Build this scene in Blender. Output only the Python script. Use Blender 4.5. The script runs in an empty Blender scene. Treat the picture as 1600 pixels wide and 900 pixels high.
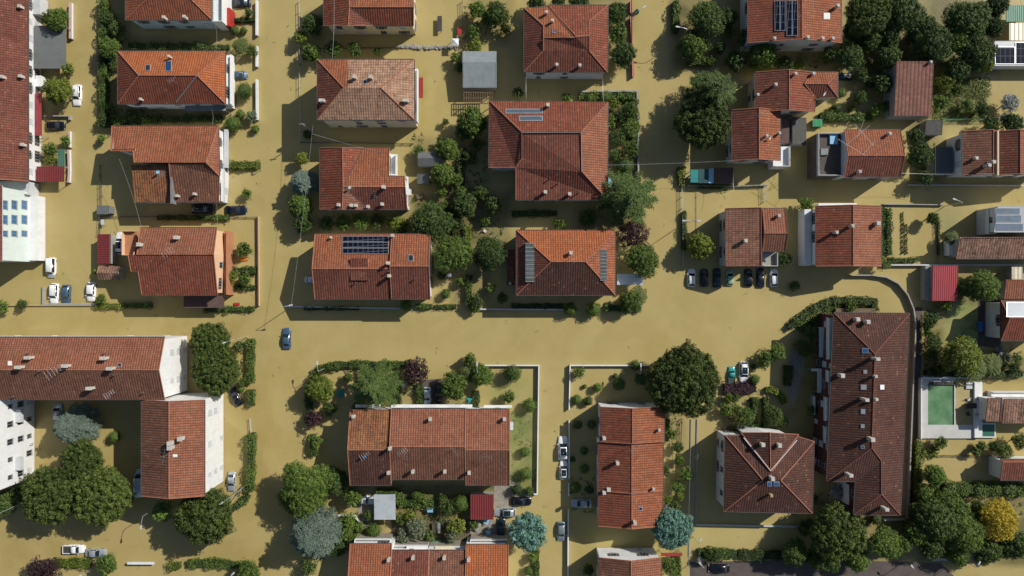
import bpy, math, random
import numpy as np
from mathutils import Vector, Matrix

random.seed(7)
R = math.radians
S = 0.14            # metres per photo pixel on the flood water
H = 149.0           # drone height above the water
col = bpy.context.scene.collection
scene = bpy.context.scene

def P(px, py, h=0.0):
    k = (1 - h / H) * S
    return Vector(((px - 800) * k, (450 - py) * k, h))

# ------------------------------------------------------------------ materials
MATS = {}
def nd(nt, t, **kw):
    n = nt.nodes.new(t)
    for k, v in kw.items():
        if k in n.inputs.keys(): n.inputs[k].default_value = v
        else: setattr(n, k, v)
    return n

def newmat(name):
    m = bpy.data.materials.new(name); m.use_nodes = True
    nt = m.node_tree; nt.nodes.clear()
    out = nt.nodes.new('ShaderNodeOutputMaterial')
    b = nt.nodes.new('ShaderNodeBsdfPrincipled')
    nt.links.new(b.outputs[0], out.inputs[0])
    return m, nt, b

def math_n(nt, op, a, b=None, c=None, clamp=False):
    n = nt.nodes.new('ShaderNodeMath'); n.operation = op; n.use_clamp = clamp
    for i, v in enumerate((a, b, c)):
        if v is None: continue
        if isinstance(v, (int, float)): n.inputs[i].default_value = v
        else: nt.links.new(v, n.inputs[i])
    return n.outputs[0]

def mix(nt, f, a, b, bt='MIX'):
    n = nt.nodes.new('ShaderNodeMix'); n.data_type = 'RGBA'; n.blend_type = bt
    if isinstance(f, (int, float)): n.inputs[0].default_value = f
    else: nt.links.new(f, n.inputs[0])
    for i, v in ((6, a), (7, b)):
        if isinstance(v, (tuple, list)): n.inputs[i].default_value = (*v[:3], 1)
        else: nt.links.new(v, n.inputs[i])
    return n.outputs[2]

def noise(nt, vec, scale, detail=3, rough=.6):
    n = nt.nodes.new('ShaderNodeTexNoise'); n.inputs['Scale'].default_value = scale
    n.inputs['Detail'].default_value = detail; n.inputs['Roughness'].default_value = rough
    nt.links.new(vec, n.inputs['Vector']); return n.outputs[0]

def ramp(nt, f, lo, hi):
    return math_n(nt, 'MULTIPLY', math_n(nt, 'SUBTRACT', f, lo), 1 / (hi - lo), clamp=True)

def worldpos(nt):
    return nt.nodes.new('ShaderNodeNewGeometry').outputs['Position']

def plain(name, c, rough=.7, var=.25, scale=.7, metal=0, coat=0, spec=.4, mud=False):
    if name in MATS: return MATS[name]
    m, nt, b = newmat(name)
    pos = worldpos(nt)
    n1 = noise(nt, pos, scale, 4); n2 = noise(nt, pos, scale * 9, 2)
    f = math_n(nt, 'MULTIPLY', math_n(nt, 'ADD', math_n(nt, 'MULTIPLY', n1, .65), math_n(nt, 'MULTIPLY', n2, .35)), 1.0)
    f = ramp(nt, f, .3, .7)
    lo = tuple(x * (1 - var) for x in c); hi = tuple(min(1, x * (1 + var * .5)) for x in c)
    cc = mix(nt, f, lo, hi)
    if mud or name.endswith('render'):      # silt line left by the flood, drips below the eaves
        sz = nt.nodes.new('ShaderNodeSeparateXYZ'); nt.links.new(pos, sz.inputs[0])
        zz = math_n(nt, 'ADD', sz.outputs[2], math_n(nt, 'MULTIPLY', n2, .5))
        cc = mix(nt, math_n(nt, 'MULTIPLY', math_n(nt, 'SUBTRACT', 1, ramp(nt, zz, .45, .75)), .75), cc, (.26, .19, .085))
        md = nt.nodes.new('ShaderNodeMapping'); md.inputs['Scale'].default_value = (2.2, 2.2, .18); nt.links.new(pos, md.inputs[0])
        cc = mix(nt, math_n(nt, 'MULTIPLY', ramp(nt, noise(nt, md.outputs[0], 1.0, 3, .7), .55, .75), .3), cc, tuple(x * .5 for x in c))
    nt.links.new(cc, b.inputs['Base Color'])
    b.inputs['Roughness'].default_value = rough; b.inputs['Metallic'].default_value = metal
    b.inputs['Specular IOR Level'].default_value = spec
    b.inputs['Coat Weight'].default_value = coat; b.inputs['Coat Roughness'].default_value = .08
    MATS[name] = m; return m

def roofmat(name, c1, c2, spots=.3, light=.15, tw=.5, th=.45, groove=.72, colw=1.0, rowf=.75):
    """clay tiles: barrel columns and courses from the UV map (metres), a tint per tile, lichen and washed streaks"""
    if name in MATS: return MATS[name]
    m, nt, b = newmat(name)
    uv = nt.nodes.new('ShaderNodeUVMap').outputs[0]
    sp = nt.nodes.new('ShaderNodeSeparateXYZ'); nt.links.new(uv, sp.inputs[0])
    u = math_n(nt, 'DIVIDE', sp.outputs[0], tw); v = math_n(nt, 'DIVIDE', sp.outputs[1], th)
    fu = math_n(nt, 'FLOOR', u); fv = math_n(nt, 'FLOOR', v)
    cb = nt.nodes.new('ShaderNodeCombineXYZ'); nt.links.new(fu, cb.inputs[0]); nt.links.new(fv, cb.inputs[1])
    wn = nt.nodes.new('ShaderNodeTexWhiteNoise'); wn.noise_dimensions = '2D'; nt.links.new(cb.outputs[0], wn.inputs['Vector'])
    pos = worldpos(nt)
    big = ramp(nt, noise(nt, pos, .16, 4, .65), .33, .67)
    mid = noise(nt, pos, .9, 4, .7)
    fine = noise(nt, pos, 3.3, 3, .75)
    k = math_n(nt, 'ADD', math_n(nt, 'MULTIPLY', big, .75), math_n(nt, 'MULTIPLY', wn.outputs[0], .25))
    c = mix(nt, k, c1, c2)
    g_ = sum(c1) / 3
    hu = noise(nt, pos, .55, 3, .7); c = mix(nt, math_n(nt, 'MULTIPLY', ramp(nt, hu, .5, .75), .5), c, (g_ * 1.35, g_ * 1.0, g_ * .62))
    wn2 = nt.nodes.new('ShaderNodeTexWhiteNoise'); wn2.noise_dimensions = '3D'; mp2 = nt.nodes.new('ShaderNodeVectorMath'); mp2.operation = 'ADD'; mp2.inputs[1].default_value = (17.3, 5.1, 2.2)
    nt.links.new(cb.outputs[0], mp2.inputs[0]); nt.links.new(mp2.outputs[0], wn2.inputs['Vector'])
    c = mix(nt, math_n(nt, 'MULTIPLY', ramp(nt, wn2.outputs[0], .5, 1.0), .17), c, tuple(min(1, x * 1.55 + .05) for x in c2))
    c = mix(nt, math_n(nt, 'MULTIPLY', ramp(nt, wn2.outputs[0], .4, .0), .2), c, tuple(x * .45 for x in c1))
    bl = ramp(nt, noise(nt, pos, .33, 5, .75), .5, .68); c = mix(nt, math_n(nt, 'MULTIPLY', bl, .18 + .4 * spots), c, tuple(x * .5 for x in c1))
    c = mix(nt, .1, c, (.02, .015, .012))
    # streaks that run down the slope
    mp = nt.nodes.new('ShaderNodeMapping'); mp.inputs['Scale'].default_value = (1.3, .13, 1); nt.links.new(uv, mp.inputs[0])
    st = noise(nt, mp.outputs[0], 1.0, 3, .7)
    c = mix(nt, math_n(nt, 'MULTIPLY', ramp(nt, st, .5, .72), .45 * spots + .12), c, tuple(x * .35 for x in c1))
    # dark lichen
    dk = ramp(nt, math_n(nt, 'ADD', math_n(nt, 'MULTIPLY', mid, .6), math_n(nt, 'MULTIPLY', fine, .4)), .62 - .14 * spots, .70 - .1 * spots)
    c = mix(nt, math_n(nt, 'MULTIPLY', dk, .25 + .6 * spots), c, (.035, .028, .022))
    # pale bloom
    lt = ramp(nt, noise(nt, pos, 1.7, 5, .8), .58, .72)
    c = mix(nt, math_n(nt, 'MULTIPLY', lt, light * .6), c, (.52, .36, .27))
    # single odd tiles
    odd = math_n(nt, 'GREATER_THAN', wn.outputs[0], .985)
    c = mix(nt, math_n(nt, 'MULTIPLY', odd, .22), c, (.5, .26, .16))
    # grooves between columns and courses
    fru = math_n(nt, 'FRACT', u); frv = math_n(nt, 'FRACT', v)
    hump = math_n(nt, 'SINE', math_n(nt, 'MULTIPLY', fru, math.pi))
    g1 = math_n(nt, 'SUBTRACT', 1, ramp(nt, hump, .1, .62))
    g2 = math_n(nt, 'SUBTRACT', 1, ramp(nt, frv, .0, .30))
    g = math_n(nt, 'MAXIMUM', math_n(nt, 'MULTIPLY', g1, colw), math_n(nt, 'MULTIPLY', g2, rowf))
    c = mix(nt, math_n(nt, 'MULTIPLY', g, groove), c, tuple(x * .18 for x in c1))
    nt.links.new(c, b.inputs['Base Color'])
    b.inputs['Roughness'].default_value = .85; b.inputs['Specular IOR Level'].default_value = .25
    hgt = math_n(nt, 'ADD', hump, math_n(nt, 'MULTIPLY', frv, .6))
    bp = nt.nodes.new('ShaderNodeBump'); bp.inputs['Strength'].default_value = .7; bp.inputs['Distance'].default_value = .07
    nt.links.new(hgt, bp.inputs['Height']); nt.links.new(bp.outputs[0], b.inputs['Normal'])
    MATS[name] = m; return m

def corrmat(name, c, pitch=.35, rust=.2, metal=.2, rough=.5, axis=0):
    if name in MATS: return MATS[name]
    m, nt, b = newmat(name)
    uv = nt.nodes.new('ShaderNodeUVMap').outputs[0]
    sp = nt.nodes.new('ShaderNodeSeparateXYZ'); nt.links.new(uv, sp.inputs[0])
    w = math_n(nt, 'SINE', math_n(nt, 'MULTIPLY', sp.outputs[axis], 2 * math.pi / pitch))
    pos = worldpos(nt)
    n = ramp(nt, noise(nt, pos, .8, 5, .7), .45, .7)
    cc = mix(nt, math_n(nt, 'MULTIPLY', n, rust), c, tuple(x * .4 for x in c))
    cc = mix(nt, math_n(nt, 'MULTIPLY', ramp(nt, w, .3, 1), .3), cc, tuple(x * .45 for x in c))
    nt.links.new(cc, b.inputs['Base Color'])
    b.inputs['Roughness'].default_value = rough; b.inputs['Metallic'].default_value = metal
    bp = nt.nodes.new('ShaderNodeBump'); bp.inputs['Strength'].default_value = .6; bp.inputs['Distance'].default_value = .05
    nt.links.new(w, bp.inputs['Height']); nt.links.new(bp.outputs[0], b.inputs['Normal'])
    MATS[name] = m; return m

def solarmat(name='solar_cells', c=(.003, .005, .012), line=(.09, .10, .12), pw=1.05, ph=1.65):
    if name in MATS: return MATS[name]
    m, nt, b = newmat(name)
    uv = nt.nodes.new('ShaderNodeUVMap').outputs[0]
    sp = nt.nodes.new('ShaderNodeSeparateXYZ'); nt.links.new(uv, sp.inputs[0])
    fr = [math_n(nt, 'FRACT', math_n(nt, 'DIVIDE', sp.outputs[i], s)) for i, s in ((0, pw), (1, ph))]
    e = [math_n(nt, 'LESS_THAN', f, t) for f, t in zip(fr, (.1, .07))]
    g = math_n(nt, 'MAXIMUM', e[0], e[1])
    n = noise(nt, worldpos(nt), 1.5, 2)
    cc = mix(nt, n, c, tuple(x * 2 for x in c))
    nt.links.new(mix(nt, g, cc, line), b.inputs['Base Color'])
    b.inputs['Roughness'].default_value = .15; b.inputs['Specular IOR Level'].default_value = .3
    MATS[name] = m; return m

def leafmat(name, dark, light):
    if name in MATS: return MATS[name]
    m, nt, b = newmat(name)
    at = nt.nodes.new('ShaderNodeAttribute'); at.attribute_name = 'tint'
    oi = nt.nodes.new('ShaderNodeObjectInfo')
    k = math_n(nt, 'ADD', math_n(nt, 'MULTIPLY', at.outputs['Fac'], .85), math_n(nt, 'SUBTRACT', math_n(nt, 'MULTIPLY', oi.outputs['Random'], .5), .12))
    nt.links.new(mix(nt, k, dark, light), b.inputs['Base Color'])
    b.inputs['Roughness'].default_value = .6; b.inputs['Specular IOR Level'].default_value = .25
    MATS[name] = m; return m

# ------------------------------------------------------------------ mesh builder
ORG = {}
class MB:
    def __init__(s): s.v = []; s.f = []; s.m = []; s.uv = []
    def poly(s, pts, m=0, uv=None):
        i = len(s.v); s.v += [tuple(p) for p in pts]; s.f.append(tuple(range(i, i + len(pts)))); s.m.append(m)
        if uv is None: uv = [(p[0], p[1]) for p in pts]
        s.uv += uv
    def hexa(s, b, t, m=0):
        """b, t: four bottom and four top points, counter-clockwise from above"""
        s.poly(t, m); s.poly(b[::-1], m)
        n = len(b)
        for i in range(n):
            j = (i + 1) % n; s.poly([b[i], b[j], t[j], t[i]], m)
    def box(s, x0, y0, z0, x1, y1, z1, m=0):
        a = [(x0, y0), (x1, y0), (x1, y1), (x0, y1)]
        s.hexa([(*p, z0) for p in a], [(*p, z1) for p in a], m)
    def obox(s, c, sz, rot=0, m=0, tilt=None):
        M = Matrix.Rotation(rot, 3, 'Z')
        if tilt: M = M @ Matrix.Rotation(tilt, 3, 'X')
        hx, hy, hz = (q / 2 for q in sz); c = Vector(c)
        a = [(-hx, -hy), (hx, -hy), (hx, hy), (-hx, hy)]
        s.hexa([c + M @ Vector((*p, -hz)) for p in a], [c + M @ Vector((*p, hz)) for p in a], m)
    def tube(s, pts, r, n=6, m=0, r2=None, cap=True):
        pts = [Vector(p) for p in pts]; rings = []
        for i, p in enumerate(pts):
            d = (pts[min(i + 1, len(pts) - 1)] - pts[max(i - 1, 0)]).normalized()
            u = d.cross(Vector((0, 0, 1)) if abs(d.z) < .9 else Vector((1, 0, 0))).normalized(); w = u.cross(d)
            rr = r if r2 is None else r + (r2 - r) * i / max(1, len(pts) - 1)
            rings.append([p + (u * math.cos(2 * math.pi * k / n) + w * math.sin(2 * math.pi * k / n)) * rr for k in range(n)])
        for a, b in zip(rings, rings[1:]):
            for k in range(n):
                j = (k + 1) % n; s.poly([a[k], a[j], b[j], b[k]], m)
        if cap: s.poly(rings[0], m); s.poly(rings[-1][::-1], m)
    def build(s, name, mats, parent=None, smooth=False, local=False):
        me = bpy.data.meshes.new(name)
        o = Vector((0, 0, 0)) if (parent is None or local) else ORG[parent.name]
        me.from_pydata([(x - o.x, y - o.y, z - o.z) for x, y, z in s.v], [], s.f)
        if not isinstance(mats, (list, tuple)): mats = [mats]
        for q in mats: me.materials.append(q)
        me.polygons.foreach_set('material_index', s.m)
        ul = me.uv_layers.new(name='UVMap'); ul.data.foreach_set('uv', [c for q in s.uv for c in q])
        if smooth: me.polygons.foreach_set('use_smooth', [True] * len(s.f))
        me.update()
        ob = bpy.data.objects.new(name, me)
        if parent is None or not local or parent.name in LINKED: col.objects.link(ob)
        if parent is not None: ob.parent = parent; ORG[ob.name] = o
        else: ORG[ob.name] = o
        return ob
LINKED = set()

def weld(me_ob):
    import bmesh
    bm = bmesh.new(); bm.from_mesh(me_ob.data); bmesh.ops.remove_doubles(bm, verts=bm.verts, dist=.0005)
    bmesh.ops.recalc_face_normals(bm, faces=bm.faces); bm.to_mesh(me_ob.data); bm.free(); return me_ob

def tag(o, label, cat, group=None, kind=None):
    o['label'] = label; o['category'] = cat
    if group: o['group'] = group
    if kind: o['kind'] = kind
    return o

def thing(name, label, cat, loc, group=None):
    o = bpy.data.objects.new(name, None); o.empty_display_size = .5; col.objects.link(o)
    o.location = (loc[0], loc[1], 0); ORG[o.name] = Vector((loc[0], loc[1], 0))
    return tag(o, label, cat, group)

def proto(name):            # never linked: only its copies stand in the scene
    o = bpy.data.objects.new(name, None); ORG[o.name] = Vector((0, 0, 0)); return o
def ppart(mb, name, mats, parent, smooth=False):
    ob = mb.build(name, mats, parent, smooth, local=True); return ob
KIDS = {}
def copy_tree(o, parent=None, over=None):
    c = o.copy(); col.objects.link(c); c.parent = parent
    if over and o.type == 'MESH':
        for i, sl in enumerate(c.material_slots):
            nm = sl.material.name
            if nm in over: sl.link = 'OBJECT'; sl.material = over[nm]
    if o.name not in KIDS: KIDS[o.name] = list(o.children)
    for ch in KIDS[o.name]: copy_tree(ch, c, over)
    return c

def struct(o): o['kind'] = 'structure'; return o

# ------------------------------------------------------------------ colours
T = {}
def rt(key, c1, c2, **kw): T[key] = roofmat('tiles_' + key, c1, c2, **kw)
rt('orange', (.39, .110, .040), (.48, .150, .055), spots=.2, light=.05)
rt('terra', (.30, .095, .046), (.40, .142, .068), spots=.42, light=.15)
rt('rose', (.28, .10, .058), (.37, .148, .085), spots=.4, light=.25)
rt('red', (.22, .062, .036), (.32, .10, .055), spots=.42, light=.1)
rt('wine', (.17, .056, .038), (.25, .086, .056), spots=.45, light=.12)
rt('brown', (.18, .078, .050), (.28, .125, .078), spots=.5, light=.2)
rt('umber', (.084, .037, .027), (.135, .059, .042), spots=.35, light=.15)
rt('pale', (.38, .21, .135), (.52, .32, .21), spots=.75, light=.5, th=.62, colw=.35, rowf=1.0)
rt('coppi', (.26, .12, .08), (.42, .20, .13), spots=.6, light=.35, tw=.45, th=.68, groove=.8, colw=.35, rowf=1.0)
rt('rustic', (.22, .12, .085), (.45, .26, .18), spots=.9, light=.5, tw=.55, th=.6, groove=.6)
rt('mossy', (.26, .09, .05), (.40, .19, .07), spots=.8, light=.35)
rt('barn', (.24, .11, .085), (.30, .14, .105), spots=.3, light=.2, tw=.8, th=.5, groove=.6)
M_ = dict(
    white=plain('white_render', (.72, .73, .72), .8, .12), cream=plain('cream_render', (.62, .55, .40), .85, .15),
    lgrey=plain('light_grey_render', (.52, .54, .55), .85, .15), blueg=plain('blue_grey_render', (.36, .46, .50), .8, .1),
    peach=plain('peach_render', (.72, .47, .30), .85, .12), mint=plain('mint_render', (.60, .68, .64), .8, .08),
    ridge=plain('ridge_clay', (.36, .15, .09), .85, .35, 2), ridged=plain('ridge_dark', (.24, .09, .06), .85, .35, 2),
    lead=plain('lead_sheet', (.22, .23, .23), .5, .3), gutter=plain('gutter_metal', (.10, .085, .08), .5, .3),
    gutterw=plain('gutter_white', (.5, .5, .5), .5, .3), chim=plain('chimney_render', (.55, .51, .45), .9, .35, 2),
    dark=plain('dark_cap', (.06, .055, .05), .8, .3), frame=plain('window_frame', (.30, .30, .30), .6, .1),
    shutter=plain('shutter_wood', (.12, .09, .07), .7, .3), concrete=plain('concrete', (.34, .33, .30), .9, .3, 1.2),
    brownw=plain('dark_red_render', (.10, .035, .03), .85, .2), stone=plain('paving_stone', (.30, .27, .22), .9, .35, 1.5), steel=plain('galvanised_steel', (.42, .43, .44), .45, .2, 1, metal=.5),
    alu=plain('aluminium', (.68, .69, .70), .35, .1, 1, metal=.6), wood=plain('weathered_wood', (.20, .14, .09), .9, .4, 2),
    bark=plain('bark', (.09, .065, .045), .95, .4, 3), rubber=plain('rubber', (.02, .02, .02), .8, .2),
    redcloth=plain('red_awning_cloth', (.32, .035, .03), .8, .2), maroon=corrmat('maroon_sheet', (.22, .035, .035), .5, .2),
    redmetal=corrmat('red_sheet', (.34, .05, .06), .45, .15), greysheet=corrmat('grey_sheet', (.13, .14, .145), .16, .4),
    bluesheet=corrmat('blue_grey_sheet', (.22, .26, .28), .17, .4, axis=0), whitesheet=corrmat('pale_blue_sheet', (.62, .67, .70), .16, .35),
    greensheet=corrmat('green_sheet', (.09, .20, .14), .45, .3), creamsheet=corrmat('cream_sheet', (.62, .56, .42), .9, .2),
    stripes=corrmat('striped_awning', (.62, .72, .66), .5, .1, metal=0, axis=1), greengl=plain('green_glass', (.05, .17, .12), .2, .2),
    teal=plain('teal_tarp', (.015, .23, .22), .6, .25, 2), blue=plain('blue_plastic', (.03, .14, .40), .5, .2), solarw=plain('roof_collector', (.09, .13, .16), .15, .3, 1), skyblue=plain('pale_blue_plastic', (.25, .50, .70), .5, .15),
    redp=plain('red_paint', (.40, .03, .025), .6, .2), greenp=plain('green_plastic', (.02, .25, .10), .6, .2), orangep=plain('orange_plastic', (.75, .22, .03), .6, .1),
    collector=plain('collector_glass', (.20, .25, .31), .35, .25, 1), terracotta=plain('terracotta_floor', (.42, .19, .10), .85, .2), slate=plain('mossy_slate', (.085, .085, .078), .85, .5, 2), asphalt=plain('damp_asphalt', (.105, .085, .075), .85, .4, .5),
    earth=plain('bare_soil', (.17, .13, .08), .95, .45, 1.3), pinkwall=plain('pink_coping', (.55, .40, .36), .85, .2), ochre=plain('ochre_mud_wall', (.42, .34, .16), .9, .2),
    tarmuddy=plain('brown_sheet', (.12, .075, .065), .85, .3), glassy=corrmat('veranda_glazing', (.13, .155, .15), .8, .5, rough=.2, axis=1), flower=plain('pink_flowers', (.45, .08, .35), .8, .4, 5),
)
def glassmat(name, c, r=.08):
    m, nt, b = newmat(name); b.inputs['Base Color'].default_value = (*c, 1); b.inputs['Roughness'].default_value = r
    b.inputs['Specular IOR Level'].default_value = .7; MATS[name] = m; return m
M_['glass'] = glassmat('window_glass', (.02, .028, .035)); M_['cglass'] = glassmat('car_glass', (.012, .02, .026), .06)
M_['bluegl'] = glassmat('blue_skylight_glass', (.03, .13, .28)); M_['paleglass'] = glassmat('pale_skylight_glass', (.35, .40, .42), .2)
M_['dkbluegl'] = glassmat('dark_blue_glass', (.015, .05, .12))
solarmat()
from mathutils.geometry import tessellate_polygon
# ------------------------------------------------------------------ windows shared by all houses
def window_proto(w, h, shut):
    key = ('win', w, h, shut)
    if key in MATS: return MATS[key]
    p = proto('window'); f = MB()
    t = .09
    f.box(-w/2 - t, -.06, -h/2 - t, w/2 + t, .03, -h/2); f.box(-w/2 - t, -.06, h/2, w/2 + t, .03, h/2 + t)
    f.box(-w/2 - t, -.06, -h/2, -w/2, .03, h/2); f.box(w/2, -.06, -h/2, w/2 + t, .03, h/2); f.box(-.03, -.05, -h/2, .03, .03, h/2)
    f.box(-w/2 - .15, -.16, -h/2 - t - .07, w/2 + .15, .02, -h/2 - t - .002)
    if shut is True:
        for s in (-1, 1):
            x = s * (w/2 + t + .02 + w/4); f.box(x - w/4, -.055, -h/2, x + w/4, -.01, h/2, 1)
    a = f.build('window', [M_['lgrey' if shut == 'closed' else 'frame'], M_['shutter']], None); col.objects.unlink(a)
    g = MB(); g.box(-w/2, -.02, -h/2, w/2, .025, h/2)
    b = ppart(g, 'pane', M_[{'closed': 'lgrey', 'blue': 'bluegl'}.get(shut, 'glass')], a)
    KIDS[a.name] = [b]; MATS[key] = a; return a

def inset(loop, offs):
    """loop: list of Vector; offs per edge i (i -> i+1), inward for a counter-clockwise loop"""
    n = len(loop); res = []
    for i in range(n):
        p, a, c = loop[i], loop[i - 1], loop[(i + 1) % n]
        d1 = Vector((p.x - a.x, p.y - a.y)).normalized(); d2 = Vector((c.x - p.x, c.y - p.y)).normalized()
        n1 = Vector((-d1.y, d1.x)); n2 = Vector((-d2.y, d2.x)); o1, o2 = offs[i - 1], offs[i]
        det = d1.x * d2.y - d1.y * d2.x
        if abs(det) < .05: q = Vector((p.x, p.y)) + n1 * o1
        else:
            A = Vector((p.x, p.y)) + n1 * o1; B = Vector((p.x, p.y)) + n2 * o2
            t = ((B.x - A.x) * d2.y - (B.y - A.y) * d2.x) / det; q = A + d1 * t
        res.append(Vector((q.x, q.y, p.z)))
    return res

def area2(l): return sum(l[i].x * l[(i+1) % len(l)].y - l[(i+1) % len(l)].x * l[i].y for i in range(len(l)))

class House:
    def __init__(s, name, label, cat, px, py, h=3, group=None):
        c = P(px, py, h); s.t = thing(name, label, cat, (c.x, c.y), group); s.pieces = []; s.cur = None
    # --- roofs
    def roof(s, faces, mats, outline=None, wall='cream', over=.45, th=.16, ridge='ridge', gut='gutter', win=None, name='roof', base=-.35, shut=True, rows=None, smat='dark'):
        """faces: [(points, material key)]; points are world Vectors"""
        b = MB(); keys = []; edges = {}; used = []
        for pts, mk in faces:
            pts = [Vector(p) for p in pts]
            nrm = Vector((0, 0, 0))
            for i in range(len(pts)): nrm += pts[i].cross(pts[(i + 1) % len(pts)])
            if nrm.z < 0: pts.reverse(); nrm = -nrm
            nrm.normalize()
            if mk not in keys: keys.append(mk)
            hv = Vector((nrm.x, nrm.y, 0)); un = nrm
            if hv.length > .05:      # courses run parallel to the eaves
                hv = Vector((math.copysign(hv.length, hv.x), 0, 0)) if abs(hv.x) > abs(hv.y) else Vector((0, math.copysign(hv.length, hv.y), 0)); nrm = Vector((hv.x, hv.y, nrm.z)).normalized()
            vd = (Vector((0, 0, 1)) - nrm * nrm.z)
            vd = vd.normalized() if vd.length > .05 else Vector((0, 1, 0)); ud = vd.cross(nrm).normalized(); nrm = un
            for tri in tessellate_polygon([pts]):
                q = [pts[i] for i in tri]
                if (q[1] - q[0]).cross(q[2] - q[0]).z < 0: q.reverse()
                b.poly(q, keys.index(mk), [(p.dot(ud), p.dot(vd)) for p in q])
            used.append((pts, nrm))
            for i in range(len(pts)):
                a, c = pts[i], pts[(i + 1) % len(pts)]
                ka, kc = (round(a.x, 1), round(a.y, 1), round(a.z, 1)), (round(c.x, 1), round(c.y, 1), round(c.z, 1))
                edges.setdefault(frozenset((ka, kc)), []).append((a, c, nrm, sum(pts, Vector()) / len(pts)))
        sk = len(keys); rd = MB(); gt = MB(); nr = 0
        for pts, nrm in used:
            for tri in tessellate_polygon([pts]): b.poly([pts[i] - Vector((0, 0, th)) for i in tri], sk)
        for e, l in edges.items():
            if len(e) < 2: continue
            a, c, nrm, cen = l[0]
            if len(l) == 1:
                b.poly([a - Vector((0, 0, th)), c - Vector((0, 0, th)), c, a], sk)
                if abs(a.z - c.z) < .05 and gut and (a - c).length > 1:
                    out = Vector((c.y - a.y, a.x - c.x, 0)).normalized()
                    if abs(nrm.z) < .995 and nrm.dot(out) > .02:
                        o = out * .09 - Vector((0, 0, .07)); gt.tube([a + o, c + o], .085, 6)
                elif abs(nrm.z) < .995 and ridge and (a - c).length > 1:
                    up = Vector((0, 0, .04)); rd.tube([a + up, c + up], .1, 5); nr += 1
            elif len(l) == 2 and ridge:
                conv = (l[1][3] - a).dot(nrm) < 0
                if abs((l[1][3] - a).dot(nrm)) > .04 * (l[1][3] - a).length:
                    if conv: rd.tube([a + Vector((0, 0, .03)), c + Vector((0, 0, .03))], .11, 6); nr += 1
                    else:
                        gt.tube([a + Vector((0, 0, .0)), c + Vector((0, 0, .0))], .09, 5)
        ob = b.build(name, [T.get(k) or M_[k] for k in keys] + [M_[smat]], s.t)
        if rd.f: rd.build('ridge_tiles', M_[ridge], ob).location = (0, 0, 0)
        if gt.f: gt.build('gutter', M_[gut or 'gutter'], ob)
        s.cur = ob; s.pieces.append((ob, used))
        if outline is not None and wall: s.walls(outline, wall, over, win, base, shut, rows)
        return ob
    def walls(s, outline, wall, over=.45, win=None, base=-.35, shut=True, rows=None, name='wall'):
        loop = [Vector(p) for p in outline]; offs = list(over) if isinstance(over, (list, tuple)) else [over] * len(loop)
        if area2(loop) < 0:
            loop = loop[::-1]; offs = (offs[:-1][::-1] + [offs[-1]])
        ins = inset(loop, offs); b = MB(); n = len(ins)
        for i in range(n):
            a, c = ins[i], ins[(i + 1) % n]
            b.poly([(a.x, a.y, base), (c.x, c.y, base), (c.x, c.y, c.z + .03), (a.x, a.y, a.z + .03)])
        w = b.build(name, M_[wall], s.t)
        if win is not None:
            for i in range(n):
                a, c = ins[i], ins[(i + 1) % n]
                if offs[i] < .05: continue
                d = Vector((c.x - a.x, c.y - a.y)); L = d.length
                if L < 2.6: continue
                d.normalize(); out = Vector((d.y, -d.x)); mid = Vector(((a.x + c.x) / 2, (a.y + c.y) / 2))
                facing = out.dot(-mid.normalized()) > .12
                zs = rows if rows else [z for z in (1.5, 4.3, 7.1, 9.9) if z + .95 < min(a.z, c.z)]
                step = win if facing else win * 1.4
                k = max(1, int(L / step))
                for q in range(k):
                    t = (q + .5) / k
                    x, y = a.x + (c.x - a.x) * t, a.y + (c.y - a.y) * t
                    for z in zs:
                        if shut != 'blue' and random.random() < .14: continue
                        src = window_proto(*random.choice(((1.1, 1.4), (1.1, 1.4), (.8, 1.0))), shut if shut in ('blue',) or random.random() < .6 else ('closed' if shut == 'closed' or random.random() < .5 else False))
                        o = src.copy(); col.objects.link(o); o.parent = s.t
                        og = ORG[s.t.name]; o.location = (x - og.x, y - og.y, z); o.rotation_euler = (0, 0, math.atan2(d.y, d.x))
                        g = KIDS[src.name][0].copy(); col.objects.link(g); g.parent = o
        return w
    def rect(s, x0, y0, x1, y1, he, mats, axis=None, pos=None, hr=None, a=None, b=None, over=(.45,)*4, **kw):
        """tiled roof over a pixel rectangle; a, b = ridge ends in pixels (None: gable). over: N, E, S, W overhang. mats: one key or N,E,S,W"""
        if isinstance(mats, str): mats = (mats,) * 4
        NW, NE, SE, SW = P(x0, y0, he), P(x1, y0, he), P(x1, y1, he), P(x0, y1, he)
        if isinstance(over, (int, float)): over = (over,) * 4
        if axis is None:                       # flat or single pitch: hr = (N,E,S,W side to raise, height)
            if hr:
                up = {'N': (NW, NE), 'S': (SW, SE), 'E': (NE, SE), 'W': (NW, SW)}[hr[0]]
                for v in up: v.z = hr[1]
            return s.roof([([SW, SE, NE, NW], mats[0])], mats, [NW, NE, SE, SW], over=over, **kw)
        k = (1 - hr / H) * S
        if axis == 'x':
            y = (450 - pos) * k
            xa = NW.x if a is None else (a - 800) * k; xb = NE.x if b is None else (b - 800) * k
            A, B = Vector((xa, y, hr)), Vector((xb, y, hr))
            fs = [([NW, A, B, NE], mats[0]), ([SW, SE, B, A], mats[2])]; out = [NW, NE]; ov = [over[0]]
            if b is None: out += [B]; ov += [over[1]]
            else: fs.append(([NE, B, SE], mats[1]))
            ov += [over[1]]; out += [SE, SW]; ov += [over[2]]
            if a is None: out += [A]; ov += [over[3]]
            else: fs.append(([NW, SW, A], mats[3]))
            ov += [over[3]]
        else:
            x = (pos - 800) * k
            ya = NW.y if a is None else (450 - a) * k; yb = SW.y if b is None else (450 - b) * k
            A, B = Vector((x, ya, hr)), Vector((x, yb, hr))
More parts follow.
